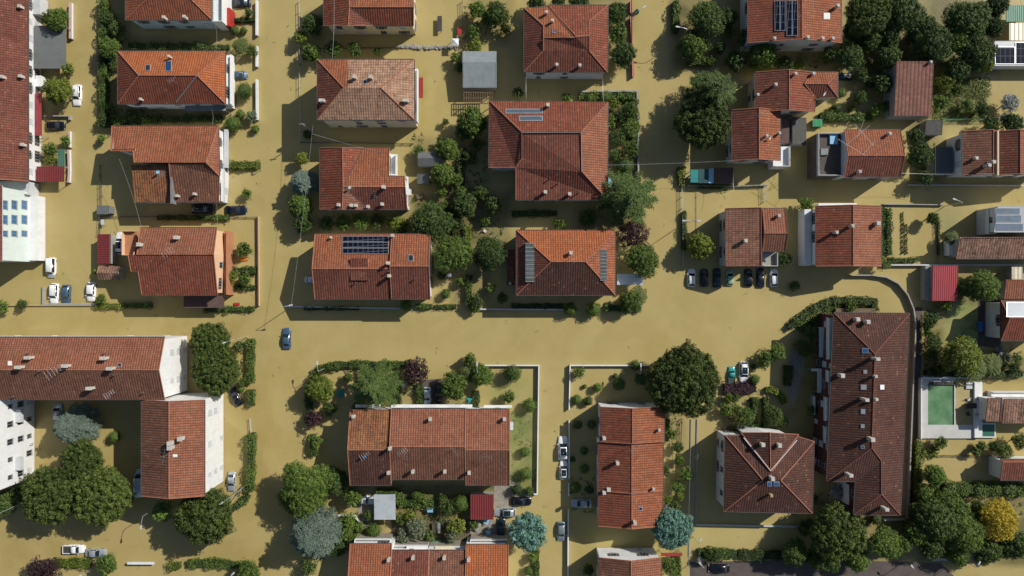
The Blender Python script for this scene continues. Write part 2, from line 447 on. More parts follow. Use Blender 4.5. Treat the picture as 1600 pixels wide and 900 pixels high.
            fs = [([NW, SW, B, A], mats[3]), ([NE, A, B, SE], mats[1])]; out = [NW]; ov = []
            if a is None: out += [A]; ov += [over[0]]
            else: fs.append(([NW, A, NE], mats[0]))
            ov += [over[0]]; out += [NE, SE]; ov += [over[1]]
            if b is None: out += [B]; ov += [over[2]]
            else: fs.append(([SW, SE, B], mats[2]))
            ov += [over[2]]; out += [SW]; ov += [over[3]]
        # out is clockwise seen from above (N first); walls() flips it
        return s.roof(fs, mats, out, over=ov, **kw)
    # --- things on the roof
    def hit(s, px, py, up=0):
        o = Vector((0, 0, H)); d = (P(px, py, 0) - o); best = None
        for ob, used in s.pieces:
            for pts, n in used:
                den = d.dot(n)
                if abs(den) < 1e-6: continue
                t = (pts[0] + Vector((0, 0, up)) - o).dot(n) / den; q = o + d * t
                if all((b_ - a_).cross(Vector((q.x, q.y, a_.z)) - a_).z > -.4 * (Vector((b_.x - a_.x, b_.y - a_.y, 0)).length) or
                       ((b_.x - a_.x) * (q.y - a_.y) - (b_.y - a_.y) * (q.x - a_.x)) > -.4 * (b_ - a_).length for a_, b_ in zip(pts, pts[1:] + pts[:1])):
                    if best is None or q.z > best[0].z: best = (q, n, ob, d, t)
        if best is None:
            q = P(px, py, 6); best = (q, Vector((0, 0, 1)), s.pieces[-1][0], d, 0)
        return best
    def chim(s, *pts, up=1.3, w=.62, l=None, m='chim', metal=False):
        w *= .7; l = l and l * .7; up *= .9
        for px, py in pts:
            w0 = w; q, n, ob, d, t = s.hit(px, py, up)
            z = q.z; b = MB(); x, y = q.x, q.y; l2 = (l or w)
            b.box(x - w/2, y - l2/2, z - up - .5, x + w/2, y + l2/2, z)
            b.box(x - w/2 - .1, y - l2/2 - .1, z + .001, x + w/2 + .1, y + l2/2 + .1, z + .1, 0)
            for sx in (-1, 1):
                for sy in (-1, 1): b.box(x + sx*w*.36 - .05, y + sy*l2*.36 - .05, z + .1, x + sx*w*.36 + .05, y + sy*l2*.36 + .05, z + .3, 0)
            b.box(x - w/2 - .05, y - l2/2 - .05, z + .3, x + w/2 + .05, y + l2/2 + .05, z + .37, 0)
            b.box(x - w*.3, y - l2*.3, z + .101, x + w*.3, y + l2*.3, z + .16, 1)
            b.build('chimney', [M_[m], M_['dark']], ob)
    def pipe(s, *pts, up=.7):
        for px, py in pts:
            q, n, ob, d, t = s.hit(px, py, up); b = MB()
            b.tube([(q.x, q.y, q.z - up - .3), (q.x, q.y, q.z)], .11, 8); b.tube([(q.x, q.y, q.z), (q.x, q.y, q.z + .18)], .2, 8, r2=.06)
            b.build('vent_pipe', [M_['gutter']], ob)
    def patch(s, x0, y0, x1, y1, name, m, up=.12, frame='alu', fw=.09, th=.1, raised=None, sub=None):
        cx, cy = (x0 + x1) / 2, (y0 + y1) / 2
        q, n, ob, d, t = s.hit(cx, cy, up); o = Vector((0, 0, H)); c = []
        for px, py in ((x0, y1), (x1, y1), (x1, y0), (x0, y0)):
            dd = P(px, py, 0) - o; tt = (q - o).dot(n) / dd.dot(n); c.append(o + dd * tt)
        if raised:
            for v in c[2:]: v.z += raised
        nn = (c[1] - c[0]).cross(c[3] - c[0]).normalized()
        ud = (c[1] - c[0]).normalized(); vd = (c[3] - c[0]).normalized()
        b = MB(); lo = [p - nn * th for p in c]; b.hexa(lo, c, 0)
        inn = [c[0] + ud*fw + vd*fw, c[1] - ud*fw + vd*fw, c[2] - ud*fw - vd*fw, c[3] + ud*fw - vd*fw]
        inn = [p + nn * .012 for p in inn]
        b.poly(inn, 1, [((p - c[0]).dot(ud), (p - c[0]).dot(vd)) for p in inn])
        if raised:
            for i in (2, 3): b.tube([c[i] - nn*th, c[i] - Vector((0, 0, raised + .1))], .04, 5)
        return b.build(name, [M_[frame], MATS.get(m) or M_[m]], ob)
    def sky(s, *rs, m='glass', frame='alu'):
        for r in rs: s.patch(*r, 'skylight', m, frame=frame)
    def ant(s, *pts, up=2.6, L=1.7, rot=.6, n=5, r=.014, dish=None):
        for k, (px, py) in enumerate(pts):
            q, nn, ob, d, t = s.hit(px, py, up); b = MB(); x, y, z = q
            b.tube([(x, y, z - up - .2), (x, y, z)], .03, 5)
            a = rot + k * .8; dx, dy = math.cos(a), math.sin(a)
            b.tube([(x - dx*L/2, y - dy*L/2, z - .1), (x + dx*L/2, y + dy*L/2, z - .1)], r, 5)
            for i in range(n):
                f = -L/2 + L * i / (n - 1); w = L * .32 * (1.1 - .5 * i / n)
                b.tube([(x + dx*f - dy*w, y + dy*f + dx*w, z - .08), (x + dx*f + dy*w, y + dy*f - dx*w, z - .08)], r * .8, 4)
            b.build('antenna', M_['steel'], ob)
    def lines(s, pts, up=.06, r=.1, m='gutterw', name='flashing'):
        b = MB(); q = [s.hit(px, py, up) for px, py in pts]; b.tube([a[0] for a in q], r, 5); b.build(name, M_[m], q[0][2])
    def dish(s, px, py, m='lgrey', r=.42, up=.9, ang=-.6):
        q, nn, ob, d, t = s.hit(px, py, up); b = MB(); x, y, z = q
        ax = Vector((math.cos(ang), math.sin(ang), .5)).normalized(); u = ax.cross(Vector((0, 0, 1))).normalized(); w = u.cross(ax)
        rings = []
        for k in range(4):
            rr = r * k / 3; dp = .12 * (k / 3) ** 2
            rings.append([q + ax * dp + (u * math.cos(i * math.pi / 6) + w * math.sin(i * math.pi / 6)) * max(rr, .01) for i in range(12)])
        for a_, b_ in zip(rings, rings[1:]):
            for i in range(12): b.poly([a_[i], a_[(i+1) % 12], b_[(i+1) % 12], b_[i]])
        b.tube([(x, y, z - up - .3), (x, y, z)], .035, 5); b.tube([q, q + ax * .45], .02, 4)
        b.build('satellite_dish', M_[m], ob)
    # --- other parts
    def block(s, x0, y0, x1, y1, z0, z1, m, name='balcony', h=None, rail=None, railm='white', rh=.95):
        """box whose top shows at these pixels; rail: sides with a parapet"""
        a, c = P(x0, y1, z1), P(x1, y0, z1); b = MB(); b.box(a.x, a.y, z0, c.x, c.y, z1)
        ob = b.build(name, M_[m], s.t)
        if rail:
            r = MB(); t = .12
            if 'N' in rail: r.box(a.x, c.y - t, z1 + .002, c.x, c.y, z1 + rh)
            if 'S' in rail: r.box(a.x, a.y, z1 + .002, c.x, a.y + t, z1 + rh)
            if 'W' in rail: r.box(a.x, a.y + t + .002, z1 + .003, a.x + t, c.y - t - .002, z1 + rh - .01)
            if 'E' in rail: r.box(c.x - t, a.y + t + .002, z1 + .003, c.x, c.y - t - .002, z1 + rh - .01)
            r.build('railing', M_[railm], ob)
        return ob
    def slab(s, x0, y0, x1, y1, z, m, name='awning', th=.1, dz=0, posts=True):
        """thin sheet roof with two posts; dz tilts its south side"""
        a, c = P(x0, y1, z), P(x1, y0, z); b = MB()
        pts = [Vector((a.x, a.y, z + dz)), Vector((c.x, a.y, z + dz)), Vector((c.x, c.y, z)), Vector((a.x, c.y, z))]
        b.hexa([p - Vector((0, 0, th)) for p in pts], pts)
        ob = b.build(name, M_[m], s.t)
        if posts:
            for q in pts:
              p = MB(); p.box(min(max(q.x, a.x + .1), c.x - .2), min(max(q.y, a.y + .1), c.y - .2), -.4, min(max(q.x, a.x + .1), c.x - .2) + .1, min(max(q.y, a.y + .1), c.y - .2) + .1, q.z - th - .002); p.build('post', M_['steel'], ob)
        return ob

def shed(name, label, x0, y0, x1, y1, h, m, cat='shed', rise=None, ridge=None, wall='concrete', over=.15, axis='x', hr=None, **kw):
    H_ = House(name, label, cat, (x0 + x1)/2, (y0 + y1)/2, h)
    if ridge is not None: H_.rect(x0, y0, x1, y1, h, m, axis, ridge, hr or h + .6, over=over, wall=wall, ridge=None, gut=None, **kw)
    else: H_.rect(x0, y0, x1, y1, h, m, hr=rise, over=over, wall=wall, ridge=None, gut=None, **kw)
    return H_

def carport(name, label, x0, y0, x1, y1, h, m, cat='carport', rise=None):
    """open shelter: sheet roof on posts"""
    c = P((x0+x1)/2, (y0+y1)/2, h); t = thing(name, label, cat, (c.x, c.y))
    a, d = P(x0, y1, h), P(x1, y0, h); b = MB(); zn = h + (rise or 0)
    pts = [Vector((a.x, a.y, h)), Vector((d.x, a.y, h)), Vector((d.x, d.y, zn)), Vector((a.x, d.y, zn))]
    b.hexa([p - Vector((0, 0, .1)) for p in pts], pts); b.build('roof', M_[m], t)
    for px_ in (a.x + .2, d.x - .2):
        for py_ in (a.y + .2, d.y - .2):
            p = MB(); p.box(px_ - .06, py_ - .06, -.4, px_ + .06, py_ + .06, h - .1); p.build('post', M_['steel'], t)
    return t

# ------------------------------------------------------------------ walls, fences, cables, lamps
def ribbon(pts, w, z0, z1, b, m=0):
    """solid strip along a polyline of world points"""
    n = len(pts); L, Rr = [], []
    for i in range(n):
        d1 = (pts[i] - pts[i-1]).normalized() if i else (pts[1] - pts[0]).normalized()
        d2 = (pts[i+1] - pts[i]).normalized() if i < n - 1 else d1
        n1 = Vector((-d1.y, d1.x)); n2 = Vector((-d2.y, d2.x)); nn = (n1 + n2).normalized()
        k = w / 2 / max(.4, nn.dot(n1)); L.append(pts[i] + nn * k); Rr.append(pts[i] - nn * k)
    for i in range(n - 1):
        q = [Rr[i], Rr[i+1], L[i+1], L[i]]
        b.poly([(p.x, p.y, z1) for p in q], m)
        b.poly([(Rr[i].x, Rr[i].y, z0), (Rr[i+1].x, Rr[i+1].y, z0), (Rr[i+1].x, Rr[i+1].y, z1), (Rr[i].x, Rr[i].y, z1)], m)
        b.poly([(L[i+1].x, L[i+1].y, z0), (L[i].x, L[i].y, z0), (L[i].x, L[i].y, z1), (L[i+1].x, L[i+1].y, z1)], m)
    for p, q in ((L[0], Rr[0]), (Rr[-1], L[-1])):
        b.poly([(p.x, p.y, z0), (q.x, q.y, z0), (q.x, q.y, z1), (p.x, p.y, z1)], m)

def px2(pts, h=0): return [Vector(P(x, y, h)[:2]) for x, y in pts]

def wall(label, pts, h=.8, w=.2, m='white', name='garden_wall', cat='wall', coping=None):
    q = px2(pts, h); c = q[0]
    t = thing(name, label, cat, (c.x, c.y)); b = MB(); ribbon(q, w, -.5, h, b); b.build('masonry', M_[m], t)
    b = MB(); ribbon(q, w + .06, h + .002, h + .07, b); b.build('coping', M_[coping or m], t); return t

def fence(label, pts, h=.9, m='steel', step=2.2, name='fence', rails=3, cat='fence'):
    q = px2(pts, h); t = thing(name, label, cat, (q[0].x, q[0].y)); b = MB()
    for k in range(rails): ribbon(q, .05, h * (k + 1) / rails - .06, h * (k + 1) / rails, b)
    b.build('rails', M_[m], t)
    for a, c in zip(q, q[1:]):
        n = max(1, int((c - a).length / step))
        for i in range(n + 1):
            v = a + (c - a) * (i / n); p = MB(); p.box(v.x - .05, v.y - .05, -.5, v.x + .05, v.y + .05, h + .06); p.build('post', M_[m], t)
    return t

def cable(label, a, b_, ha, hb, sag=.6, r=.022, m='steel'):
    A, B = P(*a, ha), P(*b_, hb); pts = []
    for i in range(13):
        t = i / 12; v = A.lerp(B, t); v.z -= sag * 4 * t * (1 - t); pts.append(v)
    b = MB(); b.tube(pts, r, 5); o = b.build('overhead_cable', M_[m]); return tag(o, label, 'cable')

def lamp(label, x, y, ang, h=7, arm=1.6, m='alu', double=False, group='street lamps'):
    """x, y: pixel of the foot on the water"""
    c = P(x, y, 0); t = thing('street_lamp', label, 'street lamp', (c.x, c.y), group); a = R(ang)
    p = MB(); p.tube([(c.x, c.y, -.5), (c.x, c.y, h)], .09, 8, r2=.055); p.build('pole', M_[m], t)
    for sgn in ((1, -1) if double else (1,)):
        dx, dy = math.cos(a) * sgn, math.sin(a) * sgn
        q = MB(); q.tube([(c.x, c.y, h - .1), (c.x + dx*arm*.5, c.y + dy*arm*.5, h + .25), (c.x + dx*arm, c.y + dy*arm, h + .3)], .05, 6); q.build('arm', M_[m], t)
        k = MB(); e = Vector((c.x + dx*arm, c.y + dy*arm, h + .27))
        A = [e + Vector((dx*u - dy*v, dy*u + dx*v, 0)) for u, v in ((0, -.12), (.75, -.17), (.85, 0), (.75, .17), (0, .12))]
        k.hexa([v - Vector((0, 0, .06)) for v in A], [v + Vector((0, 0, .08)) for v in A]); k.build('lamp_head', M_['lgrey'], t)
    return t

# ------------------------------------------------------------------ cars
CG, TY = M_['cglass'], M_['rubber']
paint = {}
def pmat(key, c, metal=.0, rough=.3):
    m = plain('car_paint_' + key, c, rough, .12, .9, metal=metal, coat=.7); paint[key] = m; return m
pmat('white', (.82, .83, .83)); pmat('silver', (.42, .45, .48), .35); pmat('blue', (.07, .12, .18), .2); pmat('black', (.006, .006, .008))
pmat('navy', (.008, .014, .025)); pmat('teal', (.02, .27, .25), 0, .5); pmat('sage', (.34, .48, .34)); pmat('grey', (.22, .26, .29), .3); pmat('paleblue', (.50, .60, .66), .2)
pmat('darkteal', (.006, .018, .022)); pmat('darkred', (.16, .02, .02))
BASE = pmat('base', (.5, .5, .5))

def car_proto(L=4.1, W=1.74, roofz=1.02, xf=1.0, xf2=.35, xr2=-1.35, xr=-1.85, hood=.42, bedx=None, sunroof=False, kind='hatch'):
    p = proto('parked_car'); kids = []
    sh = .50; b = MB(); w = W / 2
    st = [(-L/2, .72, .34), (-L/2 + .1, .88, .44), (-L/2 + .4, .97, sh), (-.6, 1, sh), (.4, 1, sh), (xf, .99, sh - .02), (xf + .35, .98, hood + .04), (L/2 - .5, .95, hood - .02), (L/2 - .14, .84, hood - .1), (L/2, .66, hood - .2)]
    if bedx is not None: st[2] = (-L/2 + .25, .97, sh)
    rings = []
    for x, f, z in st:
        a = w * f; rings.append([(x, -a * .96, -.18), (x, -a, .1), (x, -a, z - .13), (x, -a + .1, z), (x, -a * .5, z + .035), (x, 0, z + .05), (x, a * .5, z + .035), (x, a - .1, z), (x, a, z - .13), (x, a, .1), (x, a * .96, -.18)])
    for r0, r1 in zip(rings, rings[1:]):
        for i in range(10): b.poly([r0[i], r1[i], r1[i+1], r0[i+1]])
    b.poly(rings[0]); b.poly(rings[-1][::-1])
    # cabin
    bw, tw = w - .1, w - .27
    cs = [(xr, bw, sh - .02, .6), (xr2, tw, roofz - .03, 1), ((xr2 + xf2) / 2, tw + .03, roofz + .02, 1), (xf2, tw, roofz - .04, 1), (xf, bw, sh - .02, .6)]
    def ring(x, a, z, k):
        if k < 1: return [(x, -bw, sh - .03), (x, -a, z), (x, -a * .5, z + .01), (x, 0, z + .02), (x, a * .5, z + .01), (x, a, z), (x, bw, sh - .03)]
        return [(x, -bw, sh - .03), (x, -a, z - .02), (x, -a * .55, z + .03), (x, 0, z + .045), (x, a * .55, z + .03), (x, a, z - .02), (x, bw, sh - .03)]
    cr = [ring(*c) for c in cs]
    for r0, r1 in zip(cr, cr[1:]):
        for i in range(6): b.poly([r0[i], r1[i], r1[i+1], r0[i+1]])
    body = weld(ppart(b, 'body', BASE, p, True))
    def gl(name, a, c, f0, f1, s=1):
        """glass plate over the cabin panel between ring a and c, a little proud"""
        g = MB(); r0, r1 = cr[a], cr[c]
        def pt(r, i): return Vector(r[i])
        rows = []
        for t in (f0, f1):
            rows.append([pt(r0, i).lerp(pt(r1, i), t) for i in range(1, 6)])
        for q in rows:
            q[0] = q[0].lerp(q[1], .25); q[-1] = q[-1].lerp(q[-2], .25)
        n = Vector((s, 0, .9)).normalized() * .02
        for i in range(4): g.poly([rows[0][i] + n, rows[1][i] + n, rows[1][i+1] + n, rows[0][i+1] + n])
        o = ppart(g, name, CG, p, True); return o
    gl('rear_window', 0, 1, .12, .88, -1); gl('windshield', 3, 4, .08, .93, 1)
    for sgn in (-1, 1):
        for xa, xb in (((xr2 + .05), (xr2 + xf2) / 2 - .04 + .15), ((xr2 + xf2) / 2 + .23, xf2 + .12)):
            g = MB(); n = .015
            def sp(x, z):
                k = (z - sh) / (roofz - sh); return (x, sgn * (bw - (bw - tw) * k + n), z)
            e = .12 if xb > xf2 else 0
            q = [sp(xa, sh + .07), sp(xb + e, sh + .07), sp(xb, roofz - .12), sp(xa, roofz - .12)]
            g.poly(q if sgn < 0 else q[::-1]); ppart(g, 'side_window', CG, p)
        g = MB(); g.obox((L/2 - .16, sgn * w * .66, hood - .15), (.22, .34, .12), -sgn * .35); ppart(g, 'headlight', M_['lgrey'], p)
        g = MB(); g.obox((-L/2 + .09, sgn * w * .74, .34), (.12, .26, .14), sgn * .3); ppart(g, 'tail_light', M_['redp'], p)
        g = MB(); g.obox((xf - .15, sgn * (w + .08), sh + .06), (.14, .2, .12), 0); ppart(g, 'wing_mirror', BASE, p)
        for x in (L/2 - .85, -L/2 + .8):
            g = MB(); g.tube([(x, sgn * (w - .22), -.12), (x, sgn * (w + .005), -.12)], .32, 14); wv = ppart(g, 'wheel', TY, p)
            g = MB(); g.tube([(x, sgn * (w - .1), -.12), (x, sgn * (w + .02), -.12)], .19, 10); ppart(g, 'rim', M_['steel'], wv)
    if sunroof:
        g = MB(); x0, x1 = xf2 - .95, xf2 - .12
        if kind == 'big': x0 = xf2 - 1.5
        g.box(x0, -tw + .16, roofz - .02, x1, tw - .16, roofz + .062); ppart(g, 'sunroof', CG, p)
    if kind == 'estate':
        for sgn in (-1, 1):
            g = MB(); g.tube([(xr2, sgn * (tw - .03), roofz + .06), (xf2, sgn * (tw - .03), roofz + .06)], .025, 5); ppart(g, 'roof_rail', M_['dark'], p)
    if bedx is not None:
        g = MB(); g.box(-L/2 + .2, -w + .2, sh + .02, bedx, w - .2, sh + .06); ppart(g, 'load_bed', M_['dark'], p)
        g = MB()
        for sgn in (-1, 1): g.box(-L/2 + .15, sgn * (w - .12) - .05, sh - .03, bedx, sgn * (w - .12) + .05, sh + .2)
        g.box(-L/2 + .12, -w + .18, sh - .03, -L/2 + .2, w - .18, sh + .2); ppart(g, 'bed_side', BASE, p)
    def reg(o): KIDS[o.name] = list(o.children); [reg(c) for c in o.children]
    reg(p); return p
CARS = dict(
    hatch=car_proto(), sun=car_proto(L=4.3, W=1.8, roofz=1.1, xr2=-1.5, xr=-1.95, sunroof=True, kind='big'),
    sedan=car_proto(L=4.5, xf=.95, xf2=.2, xr2=-1.0, xr=-1.65, roofz=.98), estate=car_proto(L=4.5, xr2=-1.85, xr=-2.1, roofz=1.08, kind='estate'),
    suv=car_proto(L=4.7, W=1.86, roofz=1.22, xr2=-1.8, xr=-2.15, sunroof=True, kind='big'), van=car_proto(L=4.7, W=1.85, roofz=1.5, xf=1.55, xf2=1.0, xr2=-2.1, xr=-2.25, hood=.5),
    small=car_proto(L=3.7, W=1.62, xf=.95, xf2=.3, xr2=-1.3, xr=-1.65), pickup=car_proto(L=4.6, W=1.75, xf=1.2, xf2=.7, xr2=-.25, xr=-.4, bedx=-.45))
def car(kind, x, y, ang, color, label, sc=1.0, name='parked_car', cat='car', group='cars stranded in the flood'):
    """ang: heading in degrees in the photo, 0 = right, 90 = up"""
    o = copy_tree(CARS[kind], None, {'car_paint_base': paint[color]})
    o.name = name; c = P(x, y, .6); o.location = (c.x, c.y, 0); o.rotation_euler = (0, 0, R(ang)); o.scale = (sc * 1.04, sc * 1.09, sc)
    tag(o, label, cat, group); return o
# ------------------------------------------------------------------ foliage
rng = np.random.default_rng(11)
LEAF = {}
def lf(k, d, l): LEAF[k] = leafmat('leaves_' + k, d, l)
lf('pine', (.032, .050, .010), (.105, .140, .028)); lf('broad', (.028, .050, .008), (.145, .215, .038)); lf('dark', (.020, .040, .010), (.090, .135, .030))
lf('lime', (.060, .090, .010), (.200, .240, .035)); lf('cedar', (.030, .056, .010), (.115, .170, .042)); lf('blue', (.060, .090, .068), (.190, .250, .190))
lf('teal', (.055, .120, .090), (.200, .370, .290)); lf('plum', (.012, .007, .010), (.060, .026, .034)); lf('yellow', (.260, .200, .010), (.480, .370, .035)); lf('bush', (.028, .055, .010), (.115, .175, .030))
lf('palm', (.035, .060, .014), (.130, .160, .045)); lf('olive', (.060, .080, .045), (.190, .220, .130)); lf('silver', (.16, .18, .16), (.45, .48, .46)); lf('grass', (.05, .07, .012), (.15, .175, .035))

def balls(specs, seg=14, rings=8):
    """solid crown filler, tinted dark as inner shade: quads of rough ellipsoids (centre, radii)"""
    out = []
    for c, r in specs:
        g = np.zeros((rings + 1, seg, 3)); k = rng.uniform(.88, 1.08, (rings + 1, seg)); k[0] = k[-1] = 1
        for i in range(rings + 1):
            th = np.pi * i / rings * .999 + .001
            for j in range(seg):
                a = 2 * np.pi * j / seg; g[i, j] = np.array(c) + np.array(r) * k[i, j] * np.array([math.cos(a) * math.sin(th), math.sin(a) * math.sin(th), math.cos(th)])
        for i in range(rings):
            for j in range(seg): out.append([g[i, j], g[i + 1, j], g[i + 1, (j + 1) % seg], g[i, (j + 1) % seg]])
    return np.array(out)

def leaf_mesh(name, cen, nrm, size, tint, mat, aspect=.75, core=None):
    n = len(cen)
    r = rng.normal(size=(n, 3)); nrm = nrm + r * .38; nrm /= np.linalg.norm(nrm, axis=1)[:, None] + 1e-9
    a = rng.normal(size=(n, 3)); a -= nrm * (a * nrm).sum(1)[:, None]; a /= np.linalg.norm(a, axis=1)[:, None] + 1e-9
    b = np.cross(nrm, a); sz = (size * rng.uniform(.65, 1.35, n))[:, None] / 2 if np.ndim(size) == 0 else (size * rng.uniform(.65, 1.35, n))[:, None] / 2
    v = np.stack([cen - a * sz, cen - b * sz * aspect, cen + a * sz, cen + b * sz * aspect], 1).reshape(-1, 3)
    if core is not None: v = np.vstack([v, core.reshape(-1, 3)]); tint = np.concatenate([tint, rng.uniform(.1, .35, len(core))]); n += len(core)  # core faces get dark leaf tints as the crown's inner shade
    me = bpy.data.meshes.new(name); me.vertices.add(4 * n); me.vertices.foreach_set('co', v.ravel().astype(np.float32))
    me.loops.add(4 * n); me.loops.foreach_set('vertex_index', np.arange(4 * n, dtype=np.int32))
    me.polygons.add(n); me.polygons.foreach_set('loop_start', np.arange(0, 4 * n, 4, dtype=np.int32)); me.polygons.foreach_set('loop_total', np.full(n, 4, np.int32))
    at = me.attributes.new('tint', 'FLOAT', 'FACE'); at.data.foreach_set('value', np.clip(tint, 0, 1).astype(np.float32))
    me.materials.append(mat); me.update(calc_edges=True); return me

def clumps(cc, cr, per, lsize, crown_c=(0, 0, 0), spread=.28):
    """leaves on many small balls: centres cc, radii cr"""
    n = len(cc); idx = np.repeat(np.arange(n), per); d = rng.normal(size=(n * per, 3)); d /= np.linalg.norm(d, axis=1)[:, None]
    d[:, 2] = np.abs(d[:, 2]) * np.where(rng.random(n * per) < .8, 1, -1)
    p = cc[idx] + d * (cr[idx] * rng.uniform(.7, 1.03, n * per))[:, None]
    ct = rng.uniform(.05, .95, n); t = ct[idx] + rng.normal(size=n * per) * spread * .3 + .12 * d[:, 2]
    return p, d, t

def fib(n):
    i = np.arange(n) + .5; ph = np.arccos(1 - 2 * i / n); th = np.pi * (1 + 5 ** .5) * i
    return np.stack([np.cos(th) * np.sin(ph), np.sin(th) * np.sin(ph), np.cos(ph)], 1)

def crown_mesh(kind, Rr, shape, mat, seed):
    global rng
    rng = np.random.default_rng(seed)
    ls = .19 + .010 * Rr
    core = None
    if shape == 'pine':          # umbrella pine: broad dome of tight puffs
        cr0 = .40 + .03 * Rr; n = int(5.5 * (Rr / cr0) ** 2 * .62); d = fib(int(n * 1.5)); d = d[d[:, 2] > -.35]
        ang = np.arctan2(d[:, 1], d[:, 0]); ph = rng.uniform(0, 6.28, 4)
        k = 1 + .05 * np.sin(3 * ang + ph[0]) + .045 * np.sin(5 * ang + ph[1]) + .03 * np.sin(9 * ang + ph[2])
        cc = d * np.array([Rr, Rr, Rr * .5]) * k[:, None] * .93; cc += rng.normal(size=cc.shape) * cr0 * .5
        cc[:, 2] *= np.where(cc[:, 2] < 0, .5, 1)
        p, nn, t = clumps(cc, np.full(len(cc), cr0) * rng.uniform(.75, 1.25, len(cc)), 64, ls)
        core = balls([((0, 0, -.1 * Rr), (Rr * .84, Rr * .84, Rr * .46))], 22, 10)
        inner = d[rng.random(len(d)) < .5] * np.array([Rr, Rr, Rr * .42]) * .8
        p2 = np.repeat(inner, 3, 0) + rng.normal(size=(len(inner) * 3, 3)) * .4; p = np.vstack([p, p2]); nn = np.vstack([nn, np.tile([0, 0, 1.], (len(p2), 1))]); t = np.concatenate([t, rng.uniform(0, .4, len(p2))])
        s = np.where(np.arange(len(p)) < len(p) - len(p2), ls, .7)
    elif shape in ('broad', 'loose'):
        nl = 7 if Rr > 2 else 4; lob = [np.array([0, 0, Rr * .25])]; lr = [Rr * .68]
        for i in range(nl):
            a = i * 6.283 / nl + rng.uniform(-.4, .4); q = rng.uniform(.42, .62) * Rr; lob.append(np.array([math.cos(a) * q, math.sin(a) * q, rng.uniform(-.3, .25) * Rr])); lr.append(Rr * rng.uniform(.32, .5))
        cr0 = .30 + .055 * Rr; C = []; NC = []
        for c, r in zip(lob, lr):
            n = int(4.2 * (r / cr0) ** 2 * (.75 if shape == 'loose' else 1.1)) + 4; d = fib(n); d = d[d[:, 2] > -.55]
            C.append(c + d * r * np.array([1, 1, .85]) * rng.uniform(.8, 1.08, (len(d), 1)))
        cc = np.vstack(C); keep = np.ones(len(cc), bool)
        for c, r in zip(lob, lr): keep &= np.linalg.norm((cc - c) / np.array([1, 1, .85]), axis=1) > r * .72
        cc = cc[keep] + rng.normal(size=(keep.sum(), 3)) * cr0 * .3
        per = 50 if shape == 'broad' else 38
        p, nn, t = clumps(cc, cr0 * rng.uniform(.7, 1.35, len(cc)), per, ls, spread=.35)
        if shape == 'broad': core = balls([(c, (r * .72, r * .72, r * .62)) for c, r in zip(lob, lr)], 12, 7)
        ni = int(80 + 34 * Rr * Rr); d = rng.normal(size=(ni, 3)); d /= np.linalg.norm(d, axis=1)[:, None]
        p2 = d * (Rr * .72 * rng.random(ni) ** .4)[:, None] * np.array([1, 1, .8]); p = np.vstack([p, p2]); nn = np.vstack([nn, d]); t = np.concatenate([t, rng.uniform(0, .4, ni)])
        s = np.where(np.arange(len(p)) < len(p) - ni, ls, ls * 1.9)
    elif shape in ('cedar', 'fircedar'):       # layered boughs that fan out, tufts along them
        P_, N_, T_ = [], [], []
        nb = int(9 + 2.6 * Rr) if shape == 'cedar' else int(16 + 4 * Rr)
        for lvl in range(5):
            z = Rr * (.95 - .42 * lvl); L = Rr * (.34, .66, .88, 1.0, .96)[lvl]
            for j in range(int(nb * (.45, .7, 1, 1.1, .9)[lvl])):
                a = rng.uniform(0, 6.283); ln = L * (rng.uniform(.62, 1.18) if shape == 'cedar' else rng.uniform(.85, 1.08)); m = int(ln / .2) + 2; tt = np.linspace(.12, 1, m); bt = rng.uniform(.1, .9)
                base = np.stack([np.cos(a) * tt * ln, np.sin(a) * tt * ln, z - .32 * ln * tt ** 1.6 + rng.uniform(-.2, .2)], 1)
                wd = .16 + .13 * ln * np.sin(np.clip(tt, 0, 1) * 2.6)
                k = 20; q = np.repeat(base, k, 0); off = rng.normal(size=(len(q), 3)) * np.repeat(wd, k)[:, None] * np.array([.5, .5, .16])
                P_.append(q + off); N_.append(np.tile([0, 0, 1.2], (len(q), 1))); T_.append(bt + rng.normal(size=len(q)) * .18 + np.repeat(tt, k) * .15)
        p, nn, t = np.vstack(P_), np.vstack(N_), np.concatenate(T_); s = np.full(len(p), ls * .95)
    elif shape == 'palm':
        P_, N_, T_ = [], [], []
        for j in range(26):
            a = j * 2.4; ln = Rr * rng.uniform(.8, 1.1); m = int(ln / .1); tt = np.linspace(.05, 1, m); lift = rng.uniform(.1, .9)
            base = np.stack([np.cos(a) * tt * ln, np.sin(a) * tt * ln, Rr * (lift * tt - (lift + .35) * tt ** 2)], 1)
            side = np.array([-math.sin(a), math.cos(a), 0]); w = .3 * np.sin(tt * 2.9) + .05
            for sg in (-1, -.5, .5, 1):
                q = base + side * (w * sg)[:, None]; P_.append(q); N_.append(np.tile([0, 0, 2.], (m, 1))); T_.append(np.full(m, rng.uniform(.2, .9)))
        p, nn, t = np.vstack(P_), np.vstack(N_), np.concatenate(T_); s = np.full(len(p), .2)
    elif shape == 'ball':        # clipped shrub
        n = int(420 + 420 * Rr * Rr); d = rng.normal(size=(n, 3)); d /= np.linalg.norm(d, axis=1)[:, None]
        core = balls([((0, 0, 0), (Rr * .74,) * 3)], 12, 7); ang = np.arctan2(d[:, 1], d[:, 0]); ph = rng.uniform(0, 6.28, 3)
        k = 1 + .06 * np.sin(4 * ang + ph[0]) + .05 * np.sin(7 * ang + ph[1]) + .05 * np.sin(6 * d[:, 2] + 3 * ang)
        p = d * (Rr * .95 * k * rng.choice([.6, .85, .93, 1.0], n) * rng.uniform(.95, 1.05, n))[:, None]; nn = d
        t = .5 + .3 * np.sin(5 * d[:, 0] * Rr + ph[0]) * np.sin(4 * d[:, 1] * Rr + ph[1]) + rng.normal(size=n) * .22; s = np.full(n, .15 + .03 * Rr)
    return leaf_mesh('crown', p, nn, s, t, mat, core=core)

